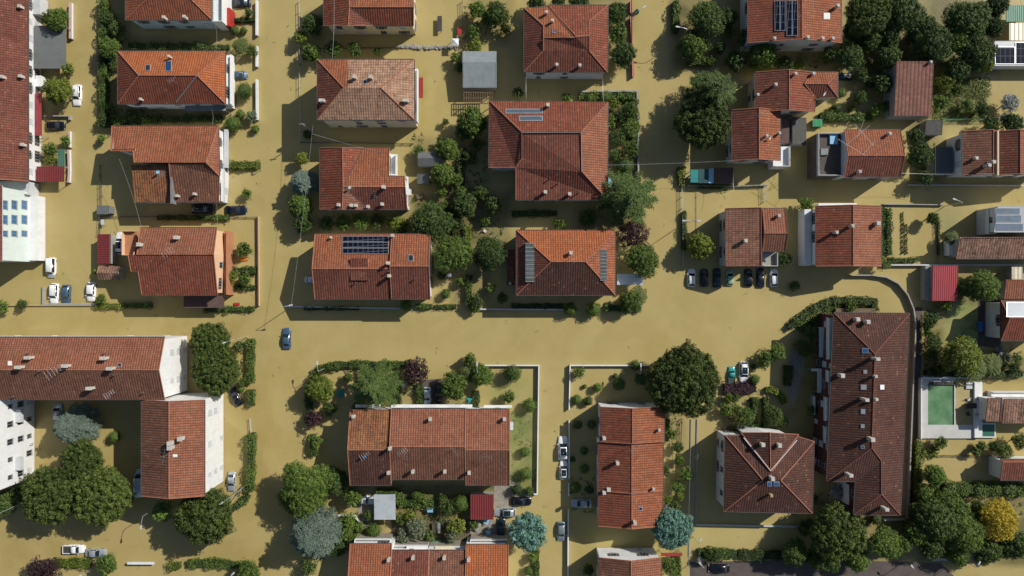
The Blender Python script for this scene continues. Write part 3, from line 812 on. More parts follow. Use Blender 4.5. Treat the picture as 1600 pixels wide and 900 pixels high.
TREEP = {}
def tree_proto(kind, shape, Rr, seed):
    key = (kind, shape, Rr, seed)
    if key in TREEP: return TREEP[key]
    p = proto('tree'); me = crown_mesh(kind, Rr, shape, LEAF[kind], seed + int(Rr * 10))
    cr = bpy.data.objects.new('crown', me); cr.parent = p
    b = MB(); rnd = random.Random(seed)
    hc = {'pine': -1.1, 'broad': -1.3, 'loose': -1.3, 'cedar': -1.4, 'fircedar': -1.4, 'palm': -1.8, 'ball': -1.1}[shape] * Rr
    tr = max(.05, Rr * .055)
    b.tube([(0, 0, hc - .6), (rnd.uniform(-.1, .1) * Rr, rnd.uniform(-.1, .1) * Rr, hc * .4), (0, 0, .1 * Rr)], tr * 1.3, 8, r2=tr * .6)
    for i in range(5 if shape != 'palm' else 0):
        a = i * 1.257 + rnd.random(); b.tube([(0, 0, hc * (.45 - .05 * i)), (math.cos(a) * Rr * .35, math.sin(a) * Rr * .35, hc * .12), (math.cos(a) * Rr * .7, math.sin(a) * Rr * .7, .12 * Rr)], tr * .55, 5, r2=tr * .15)
    ppart(b, 'trunk', M_['bark'], p)
    KIDS[p.name] = list(p.children); TREEP[key] = (p, -hc); return TREEP[key]

KIND = {  # code: leaf colour, shape, object name, category
    'pine': ('pine', 'pine', 'pine_tree', 'tree'), 'broad': ('broad', 'broad', 'leafy_tree', 'tree'), 'dark': ('dark', 'broad', 'dark_tree', 'tree'), 'lime': ('lime', 'broad', 'leafy_tree', 'tree'),
    'cedar': ('cedar', 'cedar', 'cedar_tree', 'tree'), 'blue': ('blue', 'fircedar', 'blue_cedar_tree', 'tree'), 'bluer': ('teal', 'pine', 'blue_cedar_tree', 'tree'), 'plum': ('plum', 'loose', 'plum_tree', 'tree'),
    'yellow': ('yellow', 'broad', 'yellow_tree', 'tree'), 'bush': ('bush', 'ball', 'round_bush', 'bush'), 'dbush': ('dark', 'ball', 'round_bush', 'bush'), 'lbush': ('lime', 'ball', 'leafy_bush', 'bush'),
    'palm': ('palm', 'palm', 'palm_tree', 'palm'), 'shrub': ('broad', 'loose', 'garden_shrub', 'shrub'), 'dshrub': ('dark', 'loose', 'garden_shrub', 'shrub'), 'lshrub': ('lime', 'loose', 'garden_shrub', 'shrub'),
    'olive': ('olive', 'loose', 'olive_shrub', 'shrub'), 'silver': ('silver', 'loose', 'flowering_shrub', 'shrub'), 'pbush': ('plum', 'ball', 'red_leaved_bush', 'bush')}
SIZES = {'pine': (3, 5.5, 7.5), 'broad': (.9, 1.7, 2.8, 4.2, 6), 'loose': (.8, 1.4, 2.4, 3.8), 'cedar': (2.2, 4, 5.5), 'fircedar': (2.8, 4.8), 'palm': (2,), 'ball': (.8, 1.5, 2.4)}
TC = [0]
def tree(k, x, y, r, label, h=None, sx=1.0, group=None):
    """x, y, r: crown centre and radius in photo pixels; h: total height in metres"""
    leaf, shape, name, cat = KIND[k]
    Rm = r * S * .97; sizes = SIZES[shape]; Rb = min(sizes, key=lambda q: abs(math.log(q / Rm))); TC[0] += 1
    p, hc = tree_proto(leaf, shape, Rb, (TC[0] * 7) % (3 if Rb < 5 else 2))
    if h is None: h = {'pine': 5 + Rm * .75, 'broad': 1.6 * Rm + 1.2, 'loose': 1.5 * Rm + .7, 'cedar': 2.3 * Rm + .5, 'fircedar': 2.0 * Rm + .5, 'palm': 3.2, 'ball': 1.75 * Rm}[shape]
    top = {'pine': .5, 'broad': .95, 'loose': .85, 'cedar': .95, 'fircedar': .95, 'palm': .3, 'ball': 1}[shape]
    sz = min(1.35, h / ((top * Rb + hc))) ; s = Rm / Rb; sz = min(sz, s * 1.35) if shape != 'pine' else min(s, 1.2)
    zc = h - top * Rb * sz
    o = copy_tree(p); o.name = name; c = P(x, y, zc + top * Rb * sz * .35)
    o.location = (c.x, c.y, zc); o.rotation_euler = (0, 0, (TC[0] * 2.399) % 6.283); o.scale = (s * sx, s, sz)
    for ch in o.children:
        if ch.name.startswith('trunk'): ch.scale = (1, 1, max(1, (zc / (hc * sz))))
    tag(o, label, cat, group); return o

def hedge(label, pts, w, h, kind='bush', name='hedge', dens=1.0, group=None, ragged=.18):
    """clipped hedge along pixel points; w, h in metres"""
    global rng
    rng = np.random.default_rng(len(label) * 31 + int(pts[0][0]))
    q = px2(pts, h); c0 = q[0]; t = thing(name, label, 'hedge', (c0.x, c0.y), group)
    Pp, Nn, Tt = [], [], []
    for a, b in zip(q, q[1:]):
        L = (b - a).length; d = (b - a).normalized(); n = Vector((-d.y, d.x))
        m = int(L * (w + 2 * h) * 34 * dens) + 20
        u = rng.uniform(-.1, L + .1, m); per = w + 2 * h; s = rng.uniform(0, per, m)
        off = np.where(s < h, -w / 2, np.where(s < h + w, s - h - w / 2, w / 2)); z = np.where(s < h, s, np.where(s < h + w, h, per - s))
        wob = 1 + ragged * np.sin(u * 1.9 + a.x) + ragged * .8 * np.sin(u * .83 + a.y)
        nx = np.where(s < h, -1., np.where(s < h + w, 0., 1.)); nz = np.where((s >= h) & (s < h + w), 1., .15)
        off = off * wob; z = z * (1 + (wob - 1) * .8)
        p = np.stack([a.x + d.x * u + n.x * off, a.y + d.y * u + n.y * off, z], 1) + rng.normal(size=(m, 3)) * .09
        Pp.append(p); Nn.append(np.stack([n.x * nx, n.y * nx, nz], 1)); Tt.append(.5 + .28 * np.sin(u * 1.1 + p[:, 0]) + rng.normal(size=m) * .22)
    p = np.vstack(Pp); p[:, 0] -= c0.x; p[:, 1] -= c0.y
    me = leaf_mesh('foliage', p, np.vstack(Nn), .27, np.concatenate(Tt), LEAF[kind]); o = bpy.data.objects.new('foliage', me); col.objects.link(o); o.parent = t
    b = MB(); ribbon(q, w * .72, -.4, h * .8, b); b.build('branches', M_['hedgecore_' + kind] if 'hedgecore_' + kind in M_ else M_.setdefault('hedgecore_' + kind, plain('twigs_' + kind, {'lime': (.05, .07, .012), 'plum': (.02, .01, .012)}.get(kind, (.022, .034, .010)), .9, .4, 3)), t)
    return t

def scatter(name, label, cat, polys, n, size, kind, zmax=.5, kindtag='stuff'):
    """low ground cover in pixel rectangles: (x0, y0, x1, y1)"""
    global rng
    rng = np.random.default_rng(len(label)); Pp = []
    for x0, y0, x1, y1 in polys:
        a, c = P(x0, y1, .2), P(x1, y0, .2); f = (c.x - a.x) * (c.y - a.y); m = int(n * f)
        cl = np.stack([rng.uniform(a.x, c.x, m // 8 + 1), rng.uniform(a.y, c.y, m // 8 + 1), np.zeros(m // 8 + 1)], 1)
        p = np.repeat(cl, 8, 0) + rng.normal(size=(len(cl) * 8, 3)) * .22; p[:, 2] = np.abs(p[:, 2]) * zmax * 2; Pp.append(p)
    p = np.vstack(Pp); me = leaf_mesh(name, p, np.tile([0, 0, 1.], (len(p), 1)), size, rng.random(len(p)), LEAF[kind])
    o = bpy.data.objects.new(name, me); col.objects.link(o); return tag(o, label, cat, None, kindtag)
# ================================================================== BUILDINGS
def V3(px, py, h): return P(px, py, h)
def F(*a): return ([P(*q) for q in a[:-1]], a[-1])

# ---- far left street front
h = House('apartment_building', 'long dark red tiled building with white windowed wall at the upper left edge', 'building', 0, 140, 6)
h.rect(-90, -40, 44, 283, 5.0, 'wine', 'y', -22, 8.6, wall='white', win=3.4, over=.5, rows=[1.6, 3.9], gut='gutter')
h.chim((31, 10), (32, 119), (35, 226), (3, 120), up=.9, w=.75)
h.block(46, -6, 62, 22, -.3, 3.0, 'lgrey', 'wall_bay'); h.block(48, 118, 64, 135, -.3, 2.2, 'white', 'porch')
h.slab(55, 145, 65, 212, 2.6, 'redmetal'); h.slab(57, 260, 100, 284, 2.6, 'maroon'); h.slab(90, 233, 101, 261, 2.2, 'greensheet')
h.block(0, 284, 46, 305, -.3, 3.2, 'lgrey', 'terrace', rail='NS', railm='concrete')
carport('carport', 'dark grey flat carport roof beside the long red tiled building', 53, 40, 103, 107, 2.9, 'greysheet')

h = House('apartment_building', 'tall mint and white building with three rows of blue windows at the left edge', 'building', -40, 350, 10)
h.rect(-130, 290, 3, 408, 10.8, 'wine', 'y', -60, 13, wall='mint', win=None, over=(.2, .35, .2, .4), gut='gutterw')
for z_ in (4.1, 7.0, 9.7):
    for y_ in (320, 343, 365):
        src_ = window_proto(1.7 if y_ < 360 else 1.1, 1.35, 'blue'); o_ = copy_tree(src_, h.t); og = ORG[h.t.name]; q_ = P(3, 400, 10.8); o_.location = (q_.x - .33 - og.x, P(0, y_, z_).y - og.y, z_); o_.rotation_euler = (0, 0, math.pi / 2)
h.block(0, 306, 59.5, 407, -.3, 2.6, 'white', 'lower_storey')

# ---- column A
h = House('house', 'orange tiled house with pale blue south wall cut by the top edge', 'house', 263, 0, 6)
h.rect(196, -80, 331, 31, 6.5, 'terra', 'x', -25, 9.3, 254, 274, wall='blueg', win=4.2)
h.chim((256, 27), (288, 26)); h.block(334, -20, 350, 36, -.3, 4.4, 'white', 'balcony', rail='ES'); h.block(351, 12, 359, 40, -.3, 3.0, 'redp', 'porch')
h = House('house', 'bright orange hipped house with dark solar panel and white balcony on its right', 'house', 268, 122, 6)
h.rect(184, 80, 352, 162, 6.4, ('orange', 'orange', 'red', 'red'), 'x', 118, 8.9, 217, 308, wall='white', win=4.2)
h.lines([(307, 119), (275, 160)], m='lead', r=.13); h.chim((264, 88), up=1.1, w=.5); h.chim((220, 155), up=.9, w=.5); h.sky((227, 101, 235, 110)); h.patch(258, 95, 268, 111, 'solar_panel', 'dkbluegl'); h.ant((268, 124))
h.block(354, 86, 363, 165, 2.6, 3.6, 'white', 'balcony', rail='E'); h.slab(289, 163, 353, 173, 3.3, 'bluesheet'); h.slab(210, 161, 262, 164, 3.3, 'bluesheet')
h = House('house', 'wide weathered terracotta house with two dark red sunken rear roofs', 'house', 265, 255, 6)
a = [F((175,197,6.2),(341,197,6.2),(322,254,8.4),(210,254,8.4),(208,236,7.7),(173,236,7.7),'terra'), F((341,197,6.2),(343,275,6.2),(322,254,8.4),'rose'),
     F((264,255,8.1),(322,255,8.1),(343,275,6.4),(342,316,5.6),(270,316,5.6),'brown')]
h.roof(a, 0, [P(175,197,6.2), P(341,197,6.2), P(343,275,6.2), P(342,316,5.6), P(268,316,5.6), P(262,256,7.6), P(208,255,7.6), P(208,236,7.7), P(173,236,7.7)], wall='white', win=4)
h.rect(210, 259, 266, 316, 5.6, 'mossy', hr=('N', 6.9), wall='white', over=(0, .1, .4, .3), ridge=None)
h.block(266, 257, 269, 318, 5.2, 7.2, 'lead', 'parapet'); h.sky((289, 238, 298, 247)); h.dish(246, 268, 'skyblue'); h.ant((252, 272)); h.chim((277, 306), (304, 303), up=.9, w=.55)
h.block(350, 202, 355, 262, 2.2, 3.0, 'lgrey', 'balcony'); h.block(344, 264, 349, 316, 2.7, 3.5, 'lgrey', 'balcony', rail='E')
h = House('house', 'orange tiled house with peach side wall and roof terrace on its left', 'house', 275, 408, 6)
h.roof([F((219,356,6.3),(339,356,6.3),(334,398,8.6),(214,398,8.6),'rose'), F((200,398,8.4),(334,398,8.4),(340,461,6.2),(222,461,6.2),(216,424,7.5),(205,424,7.5),'red')], None,
       [P(219,356,6.3), P(339,356,6.3), P(336,398,8.4), P(340,461,6.2), P(222,461,6.2), P(213,424,7.4), P(204,398,8.2)], wall='peach', win=3.6)
h.chim((275, 371), (217, 382), up=1.2, w=.9); h.ant((262, 394), up=3, L=2.4); h.sky((264, 432, 271, 439))
h.block(194, 361, 213, 399, -.3, 4.4, 'terracotta', 'roof_terrace', rail='NSW', railm='peach'); h.block(350, 361, 357, 461, -.3, 3.0, 'terracotta', 'balcony', rail='E', railm='terracotta')
h.slab(287, 462, 350, 481, 3, 'tarmuddy')
shed('garden_shed', 'dark red sheet metal shed beside the white car with sunroof', 152, 366, 174, 413, 2.6, 'maroon', rise=('E', 3.0))
shed('garden_hut', 'small mossy tiled hut below the dark red metal shed', 154, 415, 187, 437, 2.4, 'rustic', ridge=426, hr=3.2)

# ---- column D
h = House('house', 'red tiled house with cream walls at the top, second from the left', 'house', 575, 10, 6)
h.roof([F((506,-30,6.4),(544,-30,8.2),(546,11,8.2),(544,40,8.2),(506,40,6.4),'red'), F((544,-30,8.2),(546,11,8.2),(582,-22,6.4),'red'), F((546,11,8.2),(544,40,8.2),(583,40,6.4),'wine'),
        F((546,11,8.2),(646,11,8.2),(646,40,6.4),(583,40,6.4),'red'), F((546,11,8.2),(646,11,8.2),(646,-22,6.4),(582,-22,6.4),'terra')], None,
       [P(506,-30,6.4), P(646,-22,6.4), P(646,11,8.2), P(646,40,6.4), P(506,40,6.4)], wall='cream', win=4)
h = House('house', 'tall hipped house with patchy pale roof and one newer orange corner', 'house', 572, 140, 8)
k = 9.0
h.roof([F((496,93,k),(496,187,k),(537,137,11.2),'wine'), F((496,187,k),(647,187,k),(595,137,11.2),(537,137,11.2),'pale'), F((647,93,k),(647,187,k),(595,137,11.2),'pale'),
        F((496,93,k),(544,93,k),(544,137,11.2),(537,137,11.2),'terra'), F((544,93,k),(647,93,k),(595,137,11.2),(544,137,11.2),'pale')], None,
       [P(496,93,k), P(647,93,k), P(647,187,k), P(496,187,k)], wall='cream', win=4.5)
h.chim((554, 120), (579, 120), up=1.2, w=.8); h.chim((503, 157), (634, 157), up=1, w=1.5, l=.7); h.sky((567, 125, 573, 131))
h.block(648, 108, 653, 192, 5.2, 6.2, 'white', 'balcony', rail='E'); h.slab(653, 121, 661, 153, 3.2, 'redcloth', posts=False)
h = House('house', 'dark red house with stepped right side and white balconies', 'house', 570, 280, 6)
h.roof([F((500,231,6.2),(535,231,8.0),(536,292,8.0),(535,327,8.0),(500,327,6.2),'red'), F((535,231,8.0),(568,231,6.2),(536,292,8.0),'red'), F((535,327,8.0),(577,327,6.2),(536,292,8.0),'brown'),
        F((568,231,6.2),(608,231,6.2),(608,276,7.5),(632,276,7.5),(633,292,8.0),(536,292,8.0),'terra'), F((536,292,8.0),(633,292,8.0),(636,327,6.2),(577,327,6.2),'wine')], None,
       [P(500,231,6.2), P(608,231,6.2), P(608,276,7.2), P(634,276,7.2), P(635,292,7.9), P(636,327,6.2), P(500,327,6.2)], wall='white', win=4)
h.chim((529, 320), (549, 321), (556, 321), (597, 319), (575, 323), up=.9, w=.7); h.chim((599, 292), up=1.3, w=.8); h.ant((548, 293), (585, 306)); h.dish(546, 292)
h.block(611, 241, 620, 274, 2.5, 3.5, 'white', 'balcony', rail='ES'); h.block(634, 276, 637.5, 326, 2.4, 3.0, 'white', 'balcony', rail='E')
h = House('house', 'long red tiled house carrying a blue black solar array', 'house', 582, 416, 6)
h.rect(492, 366, 611, 467, 6.2, ('terra', 'terra', 'wine', 'terra'), 'x', 420, 8.2, wall='white', win=4, over=(.45, 0, .45, .45))
h.rect(612, 366, 672, 467, 6.5, ('terra', 'terra', 'wine', 'terra'), 'x', 416, 8.6, wall='white', win=4, over=(.45, .45, .45, 0))
for i in range(3): h.patch(535, 369 + i*9.4, 607, 377.6 + i*9.4, 'solar_panel', 'solar_cells' if solarmat() else '', up=.2, fw=.06)
h.sky((638, 398, 646, 408)); h.chim((613, 368), (606, 411), (608, 431), up=1.3, w=.7); h.chim((517, 371), up=.7, w=.4); h.ant((540, 412), rot=2)
h.rect(548, 404, 575, 438, 7.8, 'wine', hr=('N', 8.3), wall='lead', over=0, gut=None, ridge=None)
h.pipe((555, 442), (648, 436), (606, 424))

# ---- column E
h = House('house', 'large dark red house with stepped hips and three chimneys, top centre', 'house', 885, 60, 6)
e, m_ = 6.6, 8.2
h.roof([F((819,13,e),(819,112,e),(849,79,m_),(849,59,m_),(849,40,m_),'wine'), F((819,13,e),(849,40,m_),(849,59,m_+.1),(897,59,9.4),(857,10,e),'terra'),
        F((857,8,e),(950,8,e),(921,33,m_),(921,55,9.2),(900,57,9.4),'red'), F((950,8,e),(921,33,m_),(921,80,m_),(949,113,e),'red'),
        F((819,112,e),(849,79,m_),(849,59,m_+.5),(900,58,9.4),(921,56,9.2),(921,80,m_),(949,113,e),'wine')], None,
       [P(819,11,e), P(950,8,e), P(949,113,e), P(819,112,e)], wall='lgrey', win=4.5)
h.chim((854, 19), (863, 32), (870, 101), (906, 102), up=1.2, w=.6); h.patch(863, 44, 869, 51, 'skylight', 'bluegl'); h.ant((915, 42), rot=1.1, L=2.2)
h = House('villa', 'biggest red villa with a double row of roof lights and lower front block', 'villa', 860, 235, 6)
e, m_ = 6.6, 9.0
h.roof([F((765,158,e),(950,160,e),(908,206,m_),(815,206,m_),'red'), F((765,158,e),(815,206,m_),(815,248,m_-.6),(806,262,7.8),(764,262,e),'wine'),
        F((950,160,e),(908,206,m_),(909,268,m_),(949,312,e),'rose'), F((815,208,m_-.25),(908,208,m_-.2),(909,268,m_-.1),(949,312,e),(806,312,e),(806,262,7.6),(815,248,7.9),'wine')], None,
       [P(765,158,e), P(950,160,e), P(949,312,e), P(806,312,e), P(806,262,e), P(764,262,e)], wall='lgrey', win=4.5)
h.patch(790, 170, 848, 177, 'roof_light', 'solarw', fw=.12); h.patch(811, 181, 848, 188.5, 'roof_light', 'solarw', fw=.12)
h.chim((856, 164), (852, 300), (890, 303), up=1.3, w=.75); h.pipe((900, 268), (859, 279), (903, 212), (872, 286), (905, 300))
h.lines([(815, 207), (908, 207), (909, 268)], m='lead'); h.lines([(815, 207), (815, 248)], m='dark')
h.block(948, 277, 957, 292, -.3, 2.6, 'skyblue', 'porch')
h = House('villa', 'orange topped hipped villa with glazed verandas set into both sides', 'villa', 880, 410, 6)
e = 6.4
h.rect(807, 360, 961, 461, e, ('orange', 'terra', 'umber', 'wine'), 'x', 409, 9.2, 861, 915, wall='lgrey', win=4.5)
for x0, x1, y0, y1 in ((821, 835, 380, 440), (938, 948, 390, 438)):
    z = 7.85; a_, c_ = P(x0, y1, z), P(x1, y0, z); b = MB(); b.box(a_.x, a_.y, 5.8, c_.x, c_.y, z - .1); ob = b.build('veranda', M_['white'], h.t)
    b = MB(); n = 9; b.poly([(a_.x, a_.y, z), (c_.x, a_.y, z), (c_.x, c_.y, z), (a_.x, c_.y, z)]); b.build('glazing', M_['glassy'], ob)
    b = MB()
    for i in range(n + 1): y = a_.y + (c_.y - a_.y) * i / n; b.box(a_.x, y - .04, z + .002, c_.x, y + .04, z + .06)
    b.build('frame', M_['alu'], ob)
h.rect(793, 390, 804, 446, 3.4, 'wine', hr=('E', 4.2), wall='lgrey', over=.2); h.chim((892, 395), up=1.2, w=.8); h.ant((893, 402), rot=2.3, L=2.4); h.chim((797, 443), up=.8, w=.5)
carport('white_canopy', 'white canopy under the round tree beside the orange topped villa', 964, 428, 1005, 445, 2.8, 'whitesheet', 'canopy')
shed('garden_shed', 'pale blue grey corrugated shed between the two top centre houses', 723, 80, 776, 137, 3.0, 'bluesheet', ridge=97, hr=3.5)

# pergola
def pergola(label, x0, y0, x1, y1, h_, m='wood', n=12):
    a, d = P(x0, y1, h_), P(x1, y0, h_); t = thing('pergola', label, 'pergola', ((a.x+d.x)/2, (a.y+d.y)/2)); b = MB()
    for i in range(n + 1): x = a.x + (d.x - a.x) * i / n; b.box(x - .06, a.y, h_, x + .06, d.y, h_ + .12)
    b.build('rafters', M_[m], t); b = MB()
    for y in (a.y + .2, d.y - .2, (a.y + d.y)/2): b.box(a.x, y - .07, h_ - .18, d.x, y + .07, h_ - .003)
    b.build('beams', M_[m], t)
    for x in (a.x + .1, d.x - .1):
        for y in (a.y + .2, d.y - .2): b = MB(); b.box(x - .07, y - .07, -.4, x + .07, y + .07, h_ - .182); b.build('post', M_[m], t)
pergola('weathered wooden pergola below the pale blue grey corrugated shed', 725, 143, 769, 163, 2.5)
shed('garden_shed', 'larger of two grey sheds near the stepped red house, topmost', 653, 238, 695, 260, 2.4, 'greysheet', ridge=247, hr=2.9)
shed('garden_shed', 'smaller grey shed below the larger one near the stepped red house', 652, 272, 671, 287, 2.2, 'greysheet', rise=('N', 2.6))

# ---- upper right
h = House('house', 'tile house with two black solar arrays at the top edge', 'house', 1242, 20, 6)
h.rect(1169, -55, 1315, 67, 6.6, ('terra', 'terra', 'terra', 'red'), 'y', 1253, 8.8, wall='lgrey', win=4.5)
for x0, x1, y1 in ((1210.5, 1227, 48), (1229, 1246.5, 56)):
    h.patch(x0, 1, (x0+x1)/2, y1, 'solar_panel', 'solar_cells', up=.22, fw=.06); h.patch((x0+x1)/2 + .4, 1, x1, y1, 'solar_panel', 'solar_cells', up=.22, fw=.06)
h.patch(1287, 20, 1297, 30, 'skylight', 'white', frame='white'); h.chim((1210, 60), (1262, 58), (1285, 60), (1301, 60), up=1, w=.6); h.chim((1309, 9), up=1.3, w=.7); h.ant((1256, 21), L=2.6, up=3)
h = House('house', 'brown red house with small hipped wing on its right', 'house', 1235, 145, 6)
h.rect(1180, 113, 1273, 175, 6.2, ('red', 'red', 'red', 'wine'), 'y', 1233, 8.0, wall='cream', win=4)
h.roof([F((1270,113,6.0),(1309,113,6.0),(1293,131,7.2),(1257,131,7.2),'terra'), F((1309,113,6),(1309,152,6),(1293,131,7.2),'red'), F((1257,131,7.2),(1293,131,7.2),(1309,152,6),(1273,152,6),'wine')], None,
       [P(1272,113,6), P(1309,113,6), P(1309,152,6), P(1272,152,6)], wall='cream', win=4)
h.chim((1212, 132), (1243, 115), (1271, 115), up=.9, w=.6); h.dish(1288, 146, 'white', .5); h.chim((1184, 148), up=1, w=.5)
h = House('house', 'two tone red house with white L shaped terrace at its lower right', 'house', 1180, 212, 6)
h.rect(1144, 172, 1219, 251, 6.2, ('red', 'terra', 'red', 'wine'), 'y', 1186, 7.9, wall='lgrey', win=4)
h.block(1208, 229, 1232, 261, -.3, 3.4, 'white', 'terrace', rail='SE'); h.chim((1198, 212), (1218, 208), up=1, w=.5); h.dish(1203, 215, 'white'); h.ant((1190, 178), (1191, 220))
h.rect(1221, 184, 1234, 224, 3.2, 'tarmuddy', wall='lgrey', over=.1, ridge=None)
shed('lean_to', 'small grey stone roofed lean-to between two red houses', 1236, 184, 1260, 227, 3.0, 'slate', rise=('W', 3.6))
h = House('house', 'red tiled house with dark roof terrace and a huge rooftop aerial', 'house', 1342, 240, 6)
h.rect(1319, 203, 1407, 276, 6.0, ('terra', 'terra', 'wine', 'terra'), 'x', 243, 7.6, wall='lgrey', win=4, over=(.3, .3, .3, 0))
h.block(1276, 209, 1318, 275, -.3, 4.6, 'asphalt', 'roof_terrace', rail='NSW', railm='lgrey'); h.block(1297, 209, 1309, 225, 4.62, 5.0, 'skyblue', 'water_tank'); h.block(1283, 232, 1294, 242, 4.62, 5.0, 'lead', 'air_unit')
h.ant((1377, 236), up=2.4); h.chim((1343, 268), (1390, 209), up=1.1, w=.6)
q, nn, ob, d_, t_ = h.hit(1340, 215, 5); b = MB()
b.tube([(q.x, q.y, q.z - 5.2), q], .05, 6)
for (u0, v0, u1, v1) in ((-9, -6, 9, 9), (-14, -1, 6, -13), (-2, 10, 12, -6), (-6, 12, -12, 2), (0, 0, 5, 13), (4, -12, 13, -2)):
    b.tube([(q.x + u0*.28, q.y + v0*.28, q.z - .1), (q.x + u1*.28, q.y + v1*.28, q.z - .1)], .03, 5)
b.build('aerial', M_['gutterw'], ob)
h = House('barn', 'plain brown tiled barn among dark trees, upper right', 'barn', 1426, 140, 5)
h.rect(1397, 98, 1455, 181, 4.6, 'barn', hr=('N', 5.6), wall='concrete', over=.2, gut=None)
h.chim((1454, 97), up=.5, w=.5); h.rect(1389, 157, 1396, 181, 2.4, 'umber', wall='concrete', over=.1, ridge=None, gut=None)
shed('garden_shed', 'grey weathered low shed below the brown barn', 1445, 188, 1472, 211, 2.2, 'slate', rise=('N', 2.5))
carport('green_shelter', 'dark green glazed shelter in the top right corner', 1572, 8, 1625, 34, 2.8, 'greensheet', 'shelter')
carport('cream_shelter', 'cream panelled shelter roof below the dark green one', 1577, 36, 1625, 63, 2.6, 'creamsheet', 'shelter')
h = House('garage', 'white flat garage covered by solar panels at the right edge', 'garage', 1590, 84, 3)
h.rect(1553, 64, 1650, 103, 3.0, 'white', wall='white', over=.1, gut=None, ridge=None)
h.patch(1555, 73, 1586, 100, 'solar_panel', 'solar_cells', up=.15); h.patch(1587, 66, 1648, 100, 'solar_panel', 'solar_cells', up=.15)
h = House('house', 'row house with dark panelled roofs and white left wall at the right edge', 'house', 1560, 240, 6)
h.rect(1504, 205, 1558, 273, 6.3, ('wine', 'terra', 'wine', 'brown'), 'y', 1552, 7.6, wall='white', win=3.8, over=(.4, 0, .4, .4))
h.rect(1561, 205, 1650, 273, 6.3, ('wine', 'rose', 'wine', 'wine'), 'y', 1594, 7.6, wall='white', win=3.8, over=(.4, .4, .4, 0)); h.block(1558.5, 204, 1561, 274, 6, 7.7, 'cream', 'party_wall')
h.chim((1552, 253), (1545, 258), up=1.5, w=.8); h.chim((1525, 247), up=.7, w=.7); h.rect(1461, 230, 1489, 272, 3.2, 'greysheet', wall='concrete', over=.1, ridge=None, gut=None)

# ---- centre right
h = House('house', 'streaked brown house above the parked cars with cut out corner', 'house', 1180, 370, 6)
h.rect(1134, 326, 1190, 416, 6.0, ('brown', 'brown', 'brown', 'coppi'), 'y', 1189, 7.6, wall='lgrey', win=4, over=(.35, 0, .35, .35), ridge='ridged')
h.rect(1191, 326, 1227, 392, 6.0, ('rose', 'rose', 'brown', 'rose'), 'x', 365, 7.3, wall='lgrey', win=4, over=(.35, .35, .35, 0), ridge='ridged')
h.block(1191, 394, 1213, 416, -.3, 3.2, 'concrete', 'terrace', rail='ES', railm='lgrey'); h.chim((1165, 376), up=1, w=.8); h.ant((1206, 358), (1162, 360)); h.block(1129, 378, 1134, 415, -.3, 2.6, 'skyblue', 'awning')
h.chim((1217, 337), up=1, w=.6)
h = House('house', 'orange brown gabled house with long white left wall', 'house', 1325, 370, 6)
h.rect(1275, 322, 1377, 416, 6.4, ('red', 'rose', 'red', 'red'), 'y', 1333, 8.3, wall='white', win=3.6); h.slab(1279, 317.5, 1339, 322, 4.6, 'white')
h.block(1257, 327, 1268, 415, -.3, 3.6, 'white', 'side_wing'); h.chim((1307, 363), (1332, 353), up=1.4, w=.7); h.chim((1372, 349), up=1.3, w=1.0); h.ant((1344, 351), L=2.2)
h = House('farmhouse', 'long rustic mottled tile roof at the right edge above the red shed', 'house', 1560, 386, 4)
h.rect(1494, 371, 1660, 404, 3.8, 'rustic', hr=('N', 5.0), wall='concrete', over=.3, win=4); h.block(1483, 376, 1494, 399, -.3, 2.2, 'white', 'porch')
h = House('house', 'white walled house with large tilted solar collector at the right edge', 'house', 1585, 340, 6)
h.rect(1553, 323, 1650, 363, 5.6, 'lgrey', hr=('N', 6.6), wall='white', over=.1, win=4, gut=None, ridge=None, base=-.35)
h.patch(1555, 325, 1594, 334.5, 'solar_collector', 'collector', up=.1); h.patch(1556, 336, 1596, 347, 'solar_collector', 'collector', up=.1); h.patch(1557, 349, 1599, 360, 'solar_collector', 'collector', up=.1)
h.block(1540, 328, 1552, 366, -.3, 3.2, 'lgrey', 'terrace', rail='NSW')
shed('metal_shed', 'bright red corrugated shed beside the curved perimeter wall', 1456, 415, 1496, 470, 3.0, 'redmetal', rise=('N', 3.3), wall='concrete')
shed('store_shed', 'narrow pale flat store along the red corrugated shed', 1446, 415, 1455, 470, 2.2, 'concrete')
shed('garden_shed', 'small beige flat shed above the tiled shed at the right edge', 1581, 417, 1598, 436, 2.4, 'creamsheet')
shed('tiled_shed', 'low rose tiled shed at the right edge under the trees', 1569, 437, 1640, 467, 2.8, 'rose', rise=('N', 3.4))
h = House('house', 'red house with pale solar panels on its upper slope at the right edge', 'house', 1600, 500, 6)
h.rect(1564, 470, 1650, 532, 5.6, ('red', 'red', 'red', 'red'), 'x', 497, 7.2, 1578, None, wall='white', win=4)
h.patch(1573, 472, 1640, 495, 'solar_collector', 'collector', up=.2)

# ---- the long blocks lower left
h = House('apartment_block', 'long rose tiled apartment block with white gable and lower right wing', 'apartment block', 200, 600, 10)
h.rect(-60, 527, 257.5, 624, 10.4, ('rose', 'rose', 'brown', 'rose'), 'x', 578, 12.7, wall='white', win=5.5, over=(.4, .25, .3, .4), shut='closed')
h.rect(221, 625, 319.5, 775, 10.0, ('rose', 'rose', 'brown', 'brown'), 'y', 264, 11.8, wall='white', win=5.5, over=(0, .25, .3, .3), shut='closed')
h.chim((43, 559), (28, 574), (161, 560), (171, 576), (101, 572), (139, 607), up=1.4, w=1.4, l=.7); h.chim((281, 686), (265, 693), (265, 700), up=1.4, w=1.0)
h.sky((184, 567, 190, 573)); h.patch(12, 564, 18, 571, 'skylight', 'white', frame='white'); h.patch(270, 710, 277, 714, 'skylight', 'white', frame='white'); h.ant((82, 581), (255, 714), L=3, up=3.5); h.ant((170, 616), L=2)
